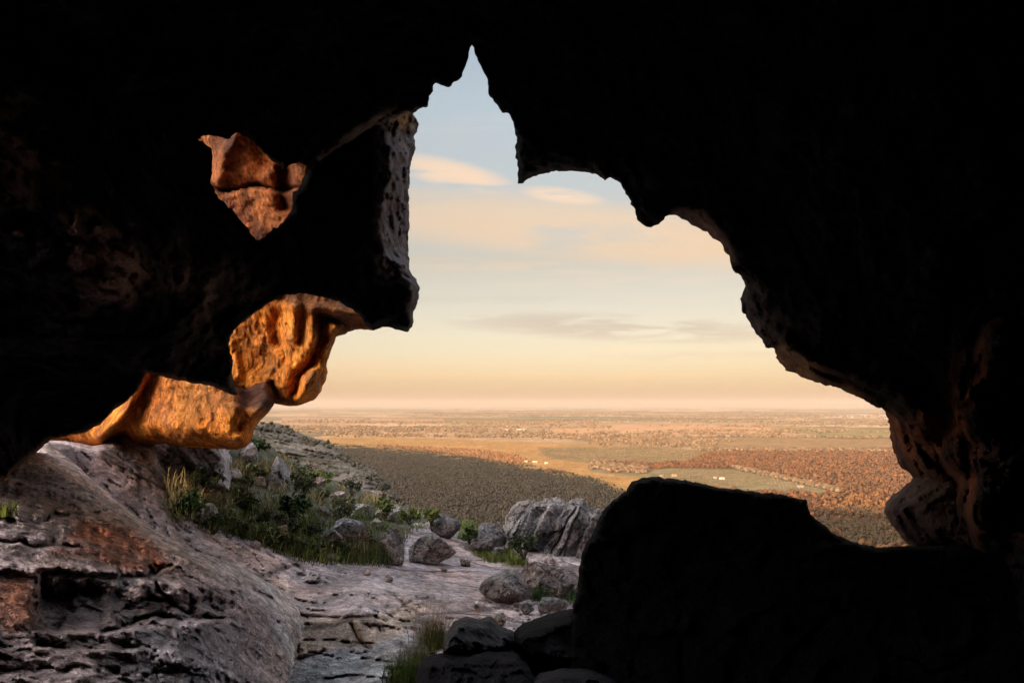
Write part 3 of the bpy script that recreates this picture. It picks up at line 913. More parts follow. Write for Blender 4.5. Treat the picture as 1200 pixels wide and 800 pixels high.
def boulder(u0, u1, v0, v1, label, colr=(.27, .23, .23), seed=0, tilt=0, dd=0, name='boulder', box=.5, mat=None, sub=None, d=None):
    """a chopped, weathered boulder filling photo pixels u0..u1, v0..v1 and seated on the slab"""
    cu, cv = (u0 + u1) / 2, (v0 + v1) / 2
    d = (float(SLAB(np.array([cu]), np.array([v1 - 2.]), .02, .5)[0]) if d is None else d) + dd
    c = P(np.array(cu), np.array(cv), np.array(d))
    hw = (u1 - u0) / 2 / F * d; hh = (v1 - v0) / 2 / F * d
    V, Fc = ICO5 if sub is None else sub
    rs = np.random.RandomState(seed + 900)
    q = V.copy()
    for k in range(17):
        nrm = rs.normal(size=3); nrm /= np.linalg.norm(nrm)
        lim = rs.uniform(.50, .80)
        ex = np.maximum(q @ nrm - lim, 0)
        q = q - nrm * (ex * .92)[:, None]
    q = q + V * (.08 * fbm(V * 1.6 + seed, 4, seed))[:, None]
    _, e, h = voro(V * 2.6 + seed * 3.1, seed + 2)
    q = q + V * ((h - .5) * .07 - .06 * sstep(.06, 0, e))[:, None]
    q = q + V * (.03 * fbm(V * 9, 3, seed + 5))[:, None]
    q = rot(q, 0, tilt, rs.uniform(-.4, .4))
    mx = np.abs(q).max(0)
    q = q / mx * np.array([hw, (hw + hh) * .6, hh])
    q[:, 2] = np.where(q[:, 2] < 0, q[:, 2] * 1.25, q[:, 2])
    col = np.array(colr) * (1 + .5 * fbm(q * 2.2 + seed, 4, seed + 8))[:, None]
    o = mesh_np(name, c + q, Fc, mat or M_BOULD, None, col * 1.25, smooth=False)
    if label: tag(o, label, 'boulder' if name == 'boulder' else 'rock')
    return o


boulder(498, 542, 601, 630, 'dark rounded boulder on the skyline beside the yellow-green shrubs', (.12, .10, .105), 1)
boulder(552, 600, 612, 649, 'dark jagged boulder just left of the tall pale crag', (.16, .135, .14), 2, .3)
boulder(478, 535, 624, 660, 'broad blocky grey boulder right of the upright one at the grass edge', (.29, .25, .24), 3, .15)
boulder(443, 479, 615, 661, 'upright grey boulder with dark left face at the right end of the grass', (.26, .22, .21), 4, .5)
boulder(559, 624, 665, 705, 'round brown boulder on the slab in front of the long low one', (.24, .20, .195), 5, .2)
boulder(596, 680, 660, 705, 'long low brown boulder behind the round one and beside the black silhouette', (.22, .18, .18), 26, .15, dd=.8)
boulder(630, 668, 699, 722, 'small flat pale boulder wedged below the long low one', (.25, .22, .22), 7)
boulder(543, 561, 632, 647, 'small boulder between the blocky boulder and the bright grass', (.24, .21, .21), 8)
boulder(626, 656, 651, 676, 'slanted pale boulder at the foot of the tall crag', (.30, .25, .25), 9, .6)
boulder(386, 433, 602, 634, 'grey domed boulder poking out of the grass', (.29, .26, .27), 10, 0, dd=-.5)
boulder(318, 342, 615, 629, 'small pinkish boulder half hidden in the grass', (.34, .26, .23), 11)
boulder(376, 401, 620, 637, 'small flat boulder below the grey domed one', (.25, .22, .21), 12, dd=-.8)
boulder(224, 259, 586, 614, 'pale boulder in the grass beside the low green shrub', (.33, .30, .30), 13)
boulder(228, 258, 566, 588, 'tan boulder under the leaning slab', (.36, .27, .22), 14)
boulder(278, 304, 517, 546, 'grey boulder on the bank beneath the tip of the orange lip', (.30, .26, .27), 15, dd=-1)
boulder(360, 384, 556, 574, 'small rosy boulder above the fin on the bank top', (.36, .27, .24), 16)
boulder(384, 408, 572, 590, 'small cracked boulder on the bank skyline', (.31, .27, .26), 17)
boulder(410, 440, 588, 606, 'whitish boulder near the skyline behind the domed one', (.36, .33, .32), 18)
boulder(440, 470, 592, 612, 'low grey boulder on the skyline left of the yellow-green shrubs', (.28, .25, .24), 19)
boulder(606, 626, 706, 720, 'tiny dark boulder on the slab under the round brown one', (.16, .14, .14), 20)
for (a_, b_, c_, d_, l_, k_, sd_) in (
        (262, 284, 548, 566, 'wedge of pale rock on the grassy bank right of the leaning slab', (.36, .30, .28), 31), (296, 312, 558, 572, 'small buff rock left of the pointed rock', (.34, .28, .24), 32),
        (366, 388, 590, 606, 'grey rock beside the lower end of the fin', (.30, .27, .26), 33), (398, 418, 592, 606, 'small pale rock just above the domed boulder', (.38, .34, .32), 34),
        (262, 280, 594, 608, 'low mossy rock in the middle of the grass', (.17, .16, .13), 35), (434, 450, 606, 622, 'thin rock leaning on the upright boulder', (.26, .22, .2), 36),
        (574, 592, 640, 654, 'small brown rock under the dark jagged boulder', (.2, .17, .16), 37), (600, 618, 638, 652, 'small grey rock left of the crag foot shrub', (.28, .25, .25), 38),
        (672, 692, 684, 704, 'grey wedge against the left flank of the black boulder', (.22, .19, .19), 39), (316, 334, 602, 614, 'dim rock in the hollow below the pointed rock', (.18, .15, .14), 40)):
    boulder(a_, b_, c_, d_, l_, k_, sd_)
for k_ in range(14):
    u_ = [470, 520, 545, 600, 640, 560, 500, 455, 585, 620, 650, 400, 430, 300, 350, 530, 575, 610, 665, 480, 445, 255, 380, 655, 515, 635][k_]
    v_ = [664, 668, 660, 712, 724, 712, 700, 680, 726, 732, 730, 668, 672, 640, 664, 690, 708, 716, 736, 752, 768, 628, 700, 686, 735, 716][k_]
    w_ = 2.5 + (k_ * 37 % 11) * .55
    o_ = boulder(u_ - w_, u_ + w_, v_ - w_ * 1.1, v_ + w_ * .6, None, (.36, .31, .30), 60 + k_, name='loose_stone', sub=ICO3)
    tag(o_, 'small loose stone lying on the bare rock slab', 'stone', 'loose stones scattered on the slab')
boulder(338, 352, 596, 606, 'tiny pale boulder among the grass under the fin', (.33, .3, .3), 21)

# ------------------------------------------------------------------ soil bank with grass
BANK = [(196, 596), (205, 560), (215, 545), (262, 575), (272, 560), (268, 530), (276, 514), (300, 508), (325, 530), (360, 546), (400, 566), (440, 582), (480, 596), (500, 604), (500, 618), (478, 622), (455, 656), (440, 660), (400, 658),
        (360, 656), (330, 645), (300, 630), (270, 622), (236, 614), (212, 608)]
bankD = lambda u, v: SLAB(u, v, .02, .5) - .18
us = axis(190, 505, 2.0); vs = axis(500, 666, 2.0)
o = relief('soil_bank', us, vs, lambda u, v: poly_sd(BANK, u, v) + ROUGH(u, v, 6, .06, 22), lambda u, v, sd: bankD(u, v) + quarter(sd, 8, .5),
           lambda p, u, v, sd: .35 * fbm((p - CAM) * .8, 4, 23) + .08 * fbm((p - CAM) * 4, 3, 24),
           lambda p, u, v, sd: np.array([.085, .075, .045]) * (1 + .7 * fbm((p - CAM) * 1.5, 4, 25))[:, None], M_SOIL, .5)
tag(o, kind='structure')


def blades(base, h, w, lean, cols, seed=0, dirs=None):
    """grass blades: 3-segment tapering ribbons. base (n,3)"""
    n = len(base); rs = np.random.RandomState(seed)
    a = rs.uniform(0, 2 * np.pi, n)
    ld = np.stack([np.cos(a), np.sin(a), 0 * a], 1)
    b = rs.uniform(0, 2 * np.pi, n)
    wd = np.stack([np.cos(b), np.sin(b), 0 * b], 1)
    V = []
    for t, ww in ((0, 1), (.35, .9), (.7, .6), (1, .05)):
        c = base + np.array([0, 0, 1.]) * (h * (t - .25 * lean * t * t))[:, None] + ld * (h * lean * t * t)[:, None]
        V.append(c - wd * (w * ww / 2)[:, None]); V.append(c + wd * (w * ww / 2)[:, None])
    V = np.stack(V, 1)
    i = np.arange(n)[:, None] * 8
    Fc = np.concatenate([i + np.array([[0, 1, 3, 2]]), i + np.array([[2, 3, 5, 4]]), i + np.array([[4, 5, 7, 6]])])
    return V.reshape(-1, 3), Fc, np.repeat(cols, 8, axis=0)


def scatter_poly(poly, n, seed):
    rs = np.random.RandomState(seed); a = np.array(poly, float); out = []
    u = rs.uniform(a[:, 0].min(), a[:, 0].max(), n * 4); v = rs.uniform(a[:, 1].min(), a[:, 1].max(), n * 4)
    m = poly_sd(poly, u, v) > 0
    return u[m][:n], v[m][:n]


def meadow():
    VV, FF, CC = [], [], []; off = 0
    rs = np.random.RandomState(3)
    u, v = scatter_poly([(x, y) for x, y in BANK], 2300, 31)
    
    dens = fbm(np.stack([u * .03, v * .05, 0 * u], 1), 3, 32)
    keep = (dens * 1.6 + rs.uniform(-.4, .4, len(u)) > .02 - .22 * (v > 600)) & (v > 522)
    u, v = u[keep], v[keep]
    pn = fbm(np.stack([u * .09, v * .13, 0 * u + 4], 1), 2, 35)
    for k, (uu, vv) in enumerate(zip(u, v)):
        d = float(bankD(np.array([uu]), np.array([vv]))[0])
        p = P(np.array(uu), np.array(vv), np.array(d)) + np.array([0, 0, -.12])
        nb = rs.randint(14, 30)
        dry = .75 * float(sstep(615, 575, np.array(vv))) + rs.uniform(-.15, .35)
        hgt = rs.uniform(.12, .28) * (.55 + 1.1 * sstep(-.25, .3, float(pn[k])))
        base = p + np.c_[rs.normal(0, .14, (nb, 2)), np.zeros(nb)]
        g = np.array([.10, .13, .035]); y = np.array([.42, .31, .15]); dk = np.array([.04, .05, .018])
        mix = np.clip(dry + rs.uniform(-.25, .25, nb), 0, 1)[:, None]
        c = g + mix * (y - g)
        c = c + (rs.uniform(0, 1, nb)[:, None] < .35) * (dk - c) * .8
        c = c * (1.0 + 1.1 * float(pn[k]))
        V_, F_, C_ = blades(base, hgt * rs.uniform(.6, 1.15, nb), np.full(nb, .019), rs.uniform(.1, .75, nb), c, k)
        VV.append(V_); FF.append(F_ + off); CC.append(C_); off += len(V_)
    # fringes on the slab
    for pl_, cnt, gc in (([(556, 648), (575, 640), (600, 646), (615, 655), (612, 664), (590, 662), (565, 655)], 130, (.13, .15, .03)), ([(619, 700), (628, 686), (638, 692), (636, 706)], 40, (.045, .07, .025)),
                         ([(540, 612), (556, 612), (552, 634), (536, 632)], 50, (.10, .14, .03)), ([(664, 700), (676, 690), (676, 712)], 20, (.06, .10, .03))):
        u, v = scatter_poly(pl_, cnt, 41)
        for uu, vv in zip(u, v):
            d = float(SLAB(np.array([uu]), np.array([vv]), .02, .5)[0])
            p = P(np.array(uu), np.array(vv), np.array(d)) + np.array([0, 0, -.05])
            nb = 16; base = p + np.c_[rs.normal(0, .10, (nb, 2)), np.zeros(nb)]
            c = np.array(gc) * rs.uniform(.5, 1.5, (nb, 1))
            V_, F_, C_ = blades(base, rs.uniform(.12, .3, nb), np.full(nb, .015), rs.uniform(.1, .8, nb), c, int(uu * 7))
            VV.append(V_); FF.append(F_ + off); CC.append(C_); off += len(V_)
    o = mesh_np('grass', np.concatenate(VV), np.concatenate(FF), M_GRASS, None, np.concatenate(CC))
    tag(o, 'mixed green and straw coloured grass covering the bank between the rocks', 'grass', kind='stuff')


meadow()


def tuft(u, v, d, n, h, spread, label, cols, seed, straw=0, name='grass_tuft', w=.006):
    rs = np.random.RandomState(seed)
    p = P(np.array(float(u)), np.array(float(v)), np.array(d))
    base = p + np.c_[rs.normal(0, spread, (n, 2)), np.full(n, -.06)]
    c = np.array(cols) * rs.uniform(.5, 1.5, (n, 1))
    V_, F_, C_ = blades(base, h * rs.uniform(.5, 1.1, n), np.full(n, w), rs.uniform(.1, .8, n), c, seed)
    t = empty(name, p); tag(t, label, 'grass')
    mesh_np('blades', V_, F_, M_GRASS, t, C_)
    if straw:
        base = p + np.c_[rs.normal(0, spread * .8, (straw, 2)), np.full(straw, -.05)]
        c = np.array([.34, .25, .16]) * rs.uniform(.6, 1.3, (straw, 1))
        V_, F_, C_ = blades(base, h * rs.uniform(1.2, 2.3, straw), np.full(straw, w * .55), rs.uniform(.05, .5, straw), c, seed + 3)
        mesh_np('seed_stalks', V_, F_, M_GRASS, t, C_)
    return t


tuft(476, 790, 6.5, 900, .22, .085, 'dense dark green grass tuft at the bottom beside the black rocks', (.06, .085, .02), 5)
tuft(508, 752, 7.9, 420, .36, .10, 'tall grass clump with dry straw seed stalks behind the black rocks', (.085, .10, .03), 6, 130)
tuft(490, 770, 7.2, 260, .20, .10, 'thin low green grass between the tall clump and the dense tuft', (.09, .10, .035), 8)
tuft(424, 655, 14.3, 500, .45, .28, 'drooping dark grass tussock at the foot of the upright boulder', (.05, .075, .02), 9, 40, w=.013)
tuft(6, 596, 5.4, 60, .14, .03, 'small yellow-green sprig on the dark ledge at the left frame edge', (.22, .26, .05), 10, w=.012)


# ------------------------------------------------------------------ shrubs
def shrub(u, v, d, wpx, hpx, label, colr, seed, leaves=420, leaf=.035, twigs=14, open_=.5):
    rs = np.random.RandomState(seed)
    p = P(np.array(float(u)), np.array(float(v)), np.array(float(d)))
    W = wpx / F * d / 2; H = hpx / F * d
    t = empty('shrub', p); tag(t, label, 'shrub')
    VV, FF, off = [], [], 0
    tips = []
    for k in range(twigs):
        a = rs.uniform(0, 2 * np.pi); r = rs.uniform(.2, 1) ** .7
        e = p + np.array([math.cos(a) * W * r, math.sin(a) * W * r, H * rs.uniform(.45, 1.0) * (1 - .35 * r * r)])
        m = p + (e - p) * .5 + rs.normal(0, .05 * W, 3)
        pts = [p + rs.normal(0, .02, 3) * [1, 1, 0] - [0, 0, .08], m, e]
        tips.append((m, e))
        rad = [.012, .008, .003]
        ring = []
        for q, rr in zip(pts, rad):
            for j in range(4):
                an = j * np.pi / 2
                ring.append(q + np.array([math.cos(an) * rr, math.sin(an) * rr, 0]))
        VV.append(np.array(ring))
        for s_ in range(2):
            for j in range(4):
                FF.append([off + s_ * 4 + j, off + s_ * 4 + (j + 1) % 4, off + s_ * 4 + 4 + (j + 1) % 4, off + s_ * 4 + 4 + j])
        off += 12
    VV = np.concatenate(VV)
    mesh_np('stems', VV, np.array(FF), M_WOOD, t, np.array([.09, .07, .05]) + 0 * VV)
    k = rs.randint(0, twigs, leaves)
    f = rs.uniform(.1, 1.08, leaves)[:, None]
    M_ = np.array([tips[i][0] for i in k]); E_ = np.array([tips[i][1] for i in k])
    c = M_ + (E_ - M_) * f + rs.normal(0, .11 * max(W, H) * open_ + .01, (leaves, 3))
    nrm = rs.normal(size=(leaves, 3)); nrm[:, 2] += .5; nrm /= np.linalg.norm(nrm, axis=1)[:, None]
    ax = np.cross(nrm, rs.normal(size=(leaves, 3))); ax /= np.linalg.norm(ax, axis=1)[:, None]
    bx = np.cross(nrm, ax)
    s = leaf * rs.uniform(.6, 1.3, leaves)[:, None]
    V = np.stack([c - ax * s, c + bx * s * .42 + nrm * s * .12, c + ax * s, c - bx * s * .42 + nrm * s * .12], 1).reshape(-1, 3)
    Fc = np.arange(leaves * 4).reshape(-1, 4)
    cc = np.repeat(np.array(colr) * rs.uniform(.5, 1.5, (leaves, 1)), 4, axis=0)
    mesh_np('leaves', V, Fc, M_LEAF, t, cc, smooth=False)
    return t


S_ = lambda u, v: float(SLAB(np.array([float(u)]), np.array([float(v)]), .02, .5)[0]) - .4
shrub(242, 572, S_(242, 572) - 1.2, 32, 28, 'small dark shrub in front of the leaning slab', (.035, .05, .02), 1, 260, .06)
shrub(222, 604, S_(222, 604), 30, 30, 'low bright green shrub at the left tip of the grass beside the slab', (.055, .095, .03), 2, 420, .06)
shrub(354, 584, S_(354, 584) - .6, 34, 50, 'tall open leafy shrub behind the pointed rock', (.09, .10, .045), 3, 420, .075)
shrub(614, 652, 17.5, 34, 32, 'round grey-green shrub growing at the foot of the tall crag', (.075, .09, .045), 4, 500, .06)
shrub(480, 612, 22, 26, 20, 'yellow-green shrub on the skyline, left one of the pair', (.13, .15, .04), 5, 500, .07)
shrub(505, 612, 22, 26, 18, 'yellow-green shrub on the skyline touching the dark rounded boulder', (.15, .165, .04), 6, 500, .07)
shrub(344, 610, S_(344, 610) - .3, 34, 36, 'green shrub in the hollow below the pointed rock', (.05, .085, .03), 7, 600, .07)
shrub(302, 528, S_(302, 528), 24, 16, 'dark green shrub on the bank under the orange lip tip', (.05, .08, .025), 8, 300, .09)
shrub(378, 566, S_(378, 566), 26, 16, 'light green shrub on the bank skyline right of the leafy one', (.13, .17, .05), 9, 300, .09)
shrub(412, 578, 21, 26, 20, 'sparse dark shrub on the bank skyline above the domed boulder', (.05, .06, .03), 10, 160, .07)
shrub(452, 604, 21, 26, 26, 'wispy olive shrub behind the upright boulder', (.12, .14, .04), 11, 300, .08)
shrub(450, 576, 23, 18, 12, 'tiny dark sapling standing alone against the shaded woodland', (.045, .055, .03), 12, 70, .06, 6)
shrub(550, 634, 19, 20, 20, 'green shrub between the two dark skyline boulders', (.07, .10, .03), 13, 260, .07)
shrub(290, 600, S_(290, 600), 30, 22, 'olive shrub in the grass left of the low blackish rock', (.09, .10, .035), 14, 320, .07)
shrub(300, 562, S_(300, 562), 34, 24, 'straw and olive shrub left of the pointed rock', (.17, .15, .06), 15, 320, .08)
shrub(400, 606, S_(400, 606), 36, 26, 'grey-green shrub between the fin and the domed boulder', (.13, .13, .07), 16, 380, .08)

rs_ = np.random.RandomState(77)
for k_, (u_, v_) in enumerate([(250, 620), (268, 612), (285, 625), (312, 632), (330, 640), (352, 644), (372, 650), (392, 646), (340, 626), (365, 630), (408, 650), (300, 614), (328, 566), (276, 584), (376, 586), (430, 640), (245, 600), (290, 575)]):
    t_ = shrub(u_, v_, S_(u_, v_) + .15, rs_.uniform(20, 34), rs_.uniform(12, 22), 'low dark olive shrub tangled in the grass on the bank', np.array([.05, .062, .026]) * rs_.uniform(.7, 1.7), 40 + k_, 260, .05, 10, .8)
    t_['group'] = 'low olive shrubs tangled in the grass'

# ------------------------------------------------------------------ RIDGE OUTCROP to the left, ~150 m off
HILL = [(230, 640), (240, 480), (300, 494), (316, 495), (332, 498), (346, 504), (358, 510), (366, 514), (384, 517), (396, 524), (404, 533), (420, 541), (438, 551), (452, 562), (466, 578), (482, 596), (490, 612), (500, 640)]
hillD = TPS([(300, 495, 230), (360, 512, 210), (400, 530, 180), (460, 560, 140), (520, 620, 95), (300, 560, 110), (400, 600, 90), (230, 640, 80), (240, 490, 200), (460, 620, 85)], 1e-9)


def hill_disp(p, u, v, sd):
    q = (p - CAM)
    n = 9 * fbm(q * .03, 4, 301) + 5 * fbm(q * .09, 4, 302, ridge=True)
    _, e, h = voro(q * .10, 303)
    return n + (h - .5) * 6 + 1.2 * fbm(q * .5, 3, 305)


def hill_col(p, u, v, sd):
    q = p - CAM
    n = fbm(q * .06, 4, 306)
    c = np.array([.20, .155, .13]) * (1 + .6 * n)[:, None]
    m = sstep(-.2, .25, fbm(q * .12, 4, 307)) * .8
    return c + m[:, None] * (np.array([.10, .08, .055]) - c)


us = axis(228, 534, 1.5); vs = axis(478, 642, 1.5)
o = relief('rocky_hill', us, vs, lambda u, v: poly_sd(HILL, u, v) + ROUGH(u, v, 4, .10, 30), lambda u, v, sd: hillD(u, v, .003, .02) + quarter(sd, 12, 30), hill_disp, hill_col, M_HILL, 25.)
tag(o, kind='structure')


def blob_crowns(pts, sx, sz, cols, ico_, seed, jit=.22):
    V, Fc = ico_
    rs = np.random.RandomState(seed); n = len(pts); m = len(V)
    a = rs.uniform(0, 2 * np.pi, n); ca, sa = np.cos(a)[:, None], np.sin(a)[:, None]
    q = V[None] * (1 + rs.uniform(-jit, jit, (n, m, 1)))
    x = q[..., 0] * ca - q[..., 1] * sa; y = q[..., 0] * sa + q[..., 1] * ca
    q = np.stack([x * sx[:, None], y * sx[:, None], (q[..., 2] * .5 + .42) * sz[:, None]], -1) + pts[:, None]
    F2 = (Fc[None] + (np.arange(n) * m)[:, None, None]).reshape(-1, 3)
    cc = np.repeat(cols, m, axis=0) * rs.uniform(.75, 1.25, (n * m, 1))
    return q.reshape(-1, 3), F2, cc


def hill_scrub():
    u, v = scatter_poly(HILL, 4200, 61)
    d = hillD(u, v, .003, .02)
    p = P(u, v, d)
    d = d + hill_disp(p, u, v, 9 + 0 * u); p = P(u, v, d)
    m = (fbm((p - CAM) * .12, 4, 307) > -.12) | (RNG.uniform(size=len(u)) < .12)
    p = p[m]; n = len(p)
    s = RNG.uniform(.12, .38, n) * p[:, 1] / 130.
    c = np.array([.075, .064, .045]) * RNG.uniform(.6, 1.5, (n, 1))
    V_, F_, C_ = blob_crowns(p - [0, 0, .4], s, s * 1.6, c, ICO2, 5, .5)
    tag(mesh_np('scrub', V_, F_, M_CROWN, None, C_, smooth=False), 'low grey-green scrub dotted over the rocky ridge', 'scrub', kind='stuff')


hill_scrub()

# ------------------------------------------------------------------ SUN
EL = R(9.0); AZ = R(12.0)                   # sun behind the camera, a little to the left
DIR = np.array([math.sin(AZ) * math.cos(EL), math.cos(AZ) * math.cos(EL), -math.sin(EL)])   # travel direction of light
sun = bpy.data.lights.new('sun', 'SUN'); sun.energy = 5.0; sun.angle = R(.5); sun.color = (1.0, .57, .32)
so = bpy.data.objects.new('sun', sun); COL.objects.link(so)
so.rotation_euler = Vector(DIR).to_track_quat('-Z', 'Y').to_euler()
so.location = (0, -50, 400)

# ------------------------------------------------------------------ MOUNTAIN (behind and below), throws the shade on the near plain
EDGE = [(-200, 522), (100, 521), (300, 519), (370, 518), (430, 521), (520, 530), (620, 546), (700, 560), (740, 574), (840, 588), (950, 596), (1060, 606), (1200, 625)]
RY = -260.0
rx, rz = [], []
for (a, b_) in EDGE:
    g = ground_hit(np.array(float(a)), np.array(float(b_)))
    t = (g[1] - RY) / DIR[1]
    q = g - DIR * t
    rx.append(q[0]); rz.append(q[2])
rx, rz = np.array(rx), np.array(rz)
od = np.argsort(rx); rx, rz = rx[od], rz[od]
MX = np.r_[np.linspace(-9000, -400, 90), np.linspace(-390, 390, 100), np.linspace(400, 4000, 40)]
MY = np.r_[np.linspace(-1500, -300, 14), np.linspace(-280, 60, 90), np.linspace(66, 700, 60)]
XX, YY = np.meshgrid(MX, MY)
ridge = np.interp(XX, rx, rz, rz[0], 40) - 0
behind = sstep(-14, RY, YY)
q3 = np.stack([XX, YY, 0 * XX], -1).reshape(-1, 3)
base = 190 - .46 * np.maximum(YY - 30, 0) - .05 * np.abs(XX) * (YY > -20)
nz = 14 * fbm(q3 * .012, 4, 401).reshape(XX.shape)
Z = np.where(YY < -14, 190 + (ridge - 190) * behind ** .6 * (YY > RY) + (ridge - 190) * (YY <= RY), base)
far_ = sstep(25, 90, np.hypot(XX, YY))
Z = Z + nz * far_ * .25
Z = np.where(YY < RY + 1, ridge + 10 * fbm(q3 * np.array([.02, 0, 0]), 4, 402).reshape(XX.shape) + 3 * nz / 14, Z)
Z = np.maximum(Z, -3)
i = np.arange(XX.size).reshape(XX.shape)
quads = np.stack([i[:-1, :-1], i[:-1, 1:], i[1:, 1:], i[1:, :-1]], -1).reshape(-1, 4)
V = np.stack([XX, YY, Z], -1).reshape(-1, 3)
o = mesh_np('mountain', V, quads, M_HILL, None, np.array([.16, .14, .10]) + 0 * V)
tag(o, kind='structure')

# ------------------------------------------------------------------ PLAIN
FIELDS = [  # photo outline of each field, albedo
    ([(385, 512), (440, 512), (520, 514), (640, 518), (760, 524), (830, 528), (820, 536), (700, 541), (690, 552), (760, 560), (740, 585), (600, 560), (430, 530), (370, 516)], (.46, .29, .115)),
    ([(630, 524), (760, 523), (860, 530), (800, 543), (760, 552), (690, 543), (640, 536)], (.27, .21, .105)),
    ([(776, 552), (800, 548), (850, 549), (915, 557), (900, 568), (860, 572), (780, 565)], (.25, .22, .12)),
    ([(897, 564), (915, 556), (948, 562), (975, 571), (960, 576), (900, 573)], (.26, .23, .13)),
    ([(640, 503), (720, 498), (870, 498), (940, 503), (920, 508), (800, 509), (660, 511)], (.56, .36, .19)),
    ([(900, 500), (1080, 503), (1080, 510), (960, 510)], (.30, .25, .11)),
    ([(330, 489), (520, 491), (520, 496), (330, 496)], (.50, .34, .20)),
    ([(370, 503), (430, 505), (520, 508), (400, 511)], (.60, .40, .22)),
    ([(640, 511), (800, 511), (1060, 514), (1060, 524), (860, 526), (700, 519)], (.33, .23, .115)),
    ([(520, 494), (640, 494), (640, 498), (520, 499)], (.42, .33, .17)),
    ([(880, 508), (960, 511), (950, 514), (870, 512)], (.36, .27, .13)),
    ([(1000, 485), (1045, 486), (1045, 490), (960, 489)], (.75, .66, .58)),
    ([(560, 596), (582, 596), (582, 598.2), (560, 598)], (.40, .32, .24)),
]


def plain():
    us = np.r_[np.linspace(-3000, -60, 60), np.arange(-40, 1245, 3.0), np.linspace(1260, 4200, 60)]
    vs = np.r_[477.2, 477.6, np.arange(478, 500, .5), np.arange(500, 660, 1.0), np.geomspace(662, 3000, 30)]
    Uu, Vv = np.meshgrid(us, vs)
    G = ground_hit(Uu, Vv)
    g = G.reshape(-1, 3); u = Uu.ravel(); v = Vv.ravel()
    # patchwork of paddocks
    q = rot(g, 0, 0, .25) / np.array([1900, 1300, 1.]); q[:, 2] = 0
    w = fbm(g * np.array([1 / 1500., 1 / 1500., 0]), 2, 501)
    _, e, h = voro(q + .15 * w[:, None] * [1, 1, 0], 11)
    pal = np.array([(.42, .31, .17), (.24, .21, .12), (.46, .34, .19), (.20, .18, .10), (.58, .45, .28), (.28, .26, .13), (.25, .18, .11), (.18, .17, .10)])
    c = pal[(h * 7.99).astype(int)]
    c = c * (1 + .25 * fbm(g / 90., 3, 502))[:, None]
    wn = 3 * fbm(np.stack([u * .03, v * .15, 0 * u], 1), 3, 503)
    for pl_, cc in FIELDS:
        s = sstep(-1.2, 1.2, poly_sd(pl_, u + wn, v + wn * .25))
        c = c + s[:, None] * (np.array(cc) * (1 + .2 * fbm(g / 60., 3, 504))[:, None] - c)
    # woodland litter, with shade put into the tone of the shaded wood's floor
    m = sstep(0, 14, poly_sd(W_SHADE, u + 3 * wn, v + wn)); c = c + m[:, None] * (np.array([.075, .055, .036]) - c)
    m = sstep(-3, 3, poly_sd(W_RIGHT, u, v)); c = c + m[:, None] * (np.array([.15, .085, .045]) - c)
    c = c * np.array([.52, .48, .52])
    i = np.arange(Uu.size).reshape(Uu.shape)
    quads = np.stack([i[:-1, :-1], i[1:, :-1], i[1:, 1:], i[:-1, 1:]], -1).reshape(-1, 4)
    o = mesh_np('plain', g, quads, M_PLAIN, None, c)
    tag(o, kind='structure')


W_SHADE = [(250, 560), (372, 519), (430, 523), (520, 530), (620, 544), (700, 560), (745, 578), (830, 600), (900, 640), (900, 700), (200, 700)]
W_RIGHT = [(700, 541), (760, 543), (805, 541), (830, 531), (940, 526), (1200, 526), (1300, 560), (1300, 700), (900, 700), (780, 600), (770, 566), (860, 574), (900, 576), (960, 578), (985, 578), (960, 570), (920, 556), (860, 549), (780, 548), (720, 552)]
M_PLAIN, nt_, bs_ = new_mat('plain_ground')
b = NB(nt_)
at = b.n('ShaderNodeAttribute', attribute_name='col'); geo = b.n('ShaderNodeNewGeometry')
n1 = b.noise(geo.outputs['Position'], .03, 6, .7); n2 = b.noise(geo.outputs['Position'], .004, 4, .6)
f = b.math('MULTIPLY', b.ramp(n1.outputs[0], [(.3, .6), (.7, 1.4)]), b.ramp(n2.outputs[0], [(.3, .8), (.7, 1.2)]))
cb = b.n('ShaderNodeCombineXYZ')
for k in range(3): nt_.links.new(f, cb.inputs[k])
nt_.links.new(b.mix(1, at.outputs['Color'], cb.outputs[0], 'MULTIPLY'), bs_.inputs['Base Color'])
bs_.inputs['Roughness'].default_value = 1; bs_.inputs['Specular IOR Level'].default_value = 0
plain()


def plain_scatter(poly, spacing, seed, gate=None, vmin=470):
    """points on the plain inside a photo outline, even in ground area"""
    a = np.array(poly, float)
    rs = np.random.RandomState(seed)
    uu = np.clip(a[:, 0], -30, 1230); g = ground_hit(uu, np.clip(a[:, 1], 477.5, 660))
    x0, x1, y0, y1 = g[:, 0].min(), g[:, 0].max(), g[:, 1].min(), g[:, 1].max()
    nn = int((x1 - x0) * (y1 - y0) / spacing ** 2)
    p = np.stack([rs.uniform(x0, x1, nn), rs.uniform(y0, y1, nn), np.zeros(nn)], 1)
    u, v = to_px(p)
    wn = 3.5 * fbm(np.stack([u * .05, v * .12, 0 * u], 1), 3, seed)
    m = (poly_sd(poly, u + wn, v + wn * .4) > 0) & (u > -30) & (u < 1230) & (v < 655)
    if gate is not None: m &= gate(p, u, v, rs)
    return p[m]


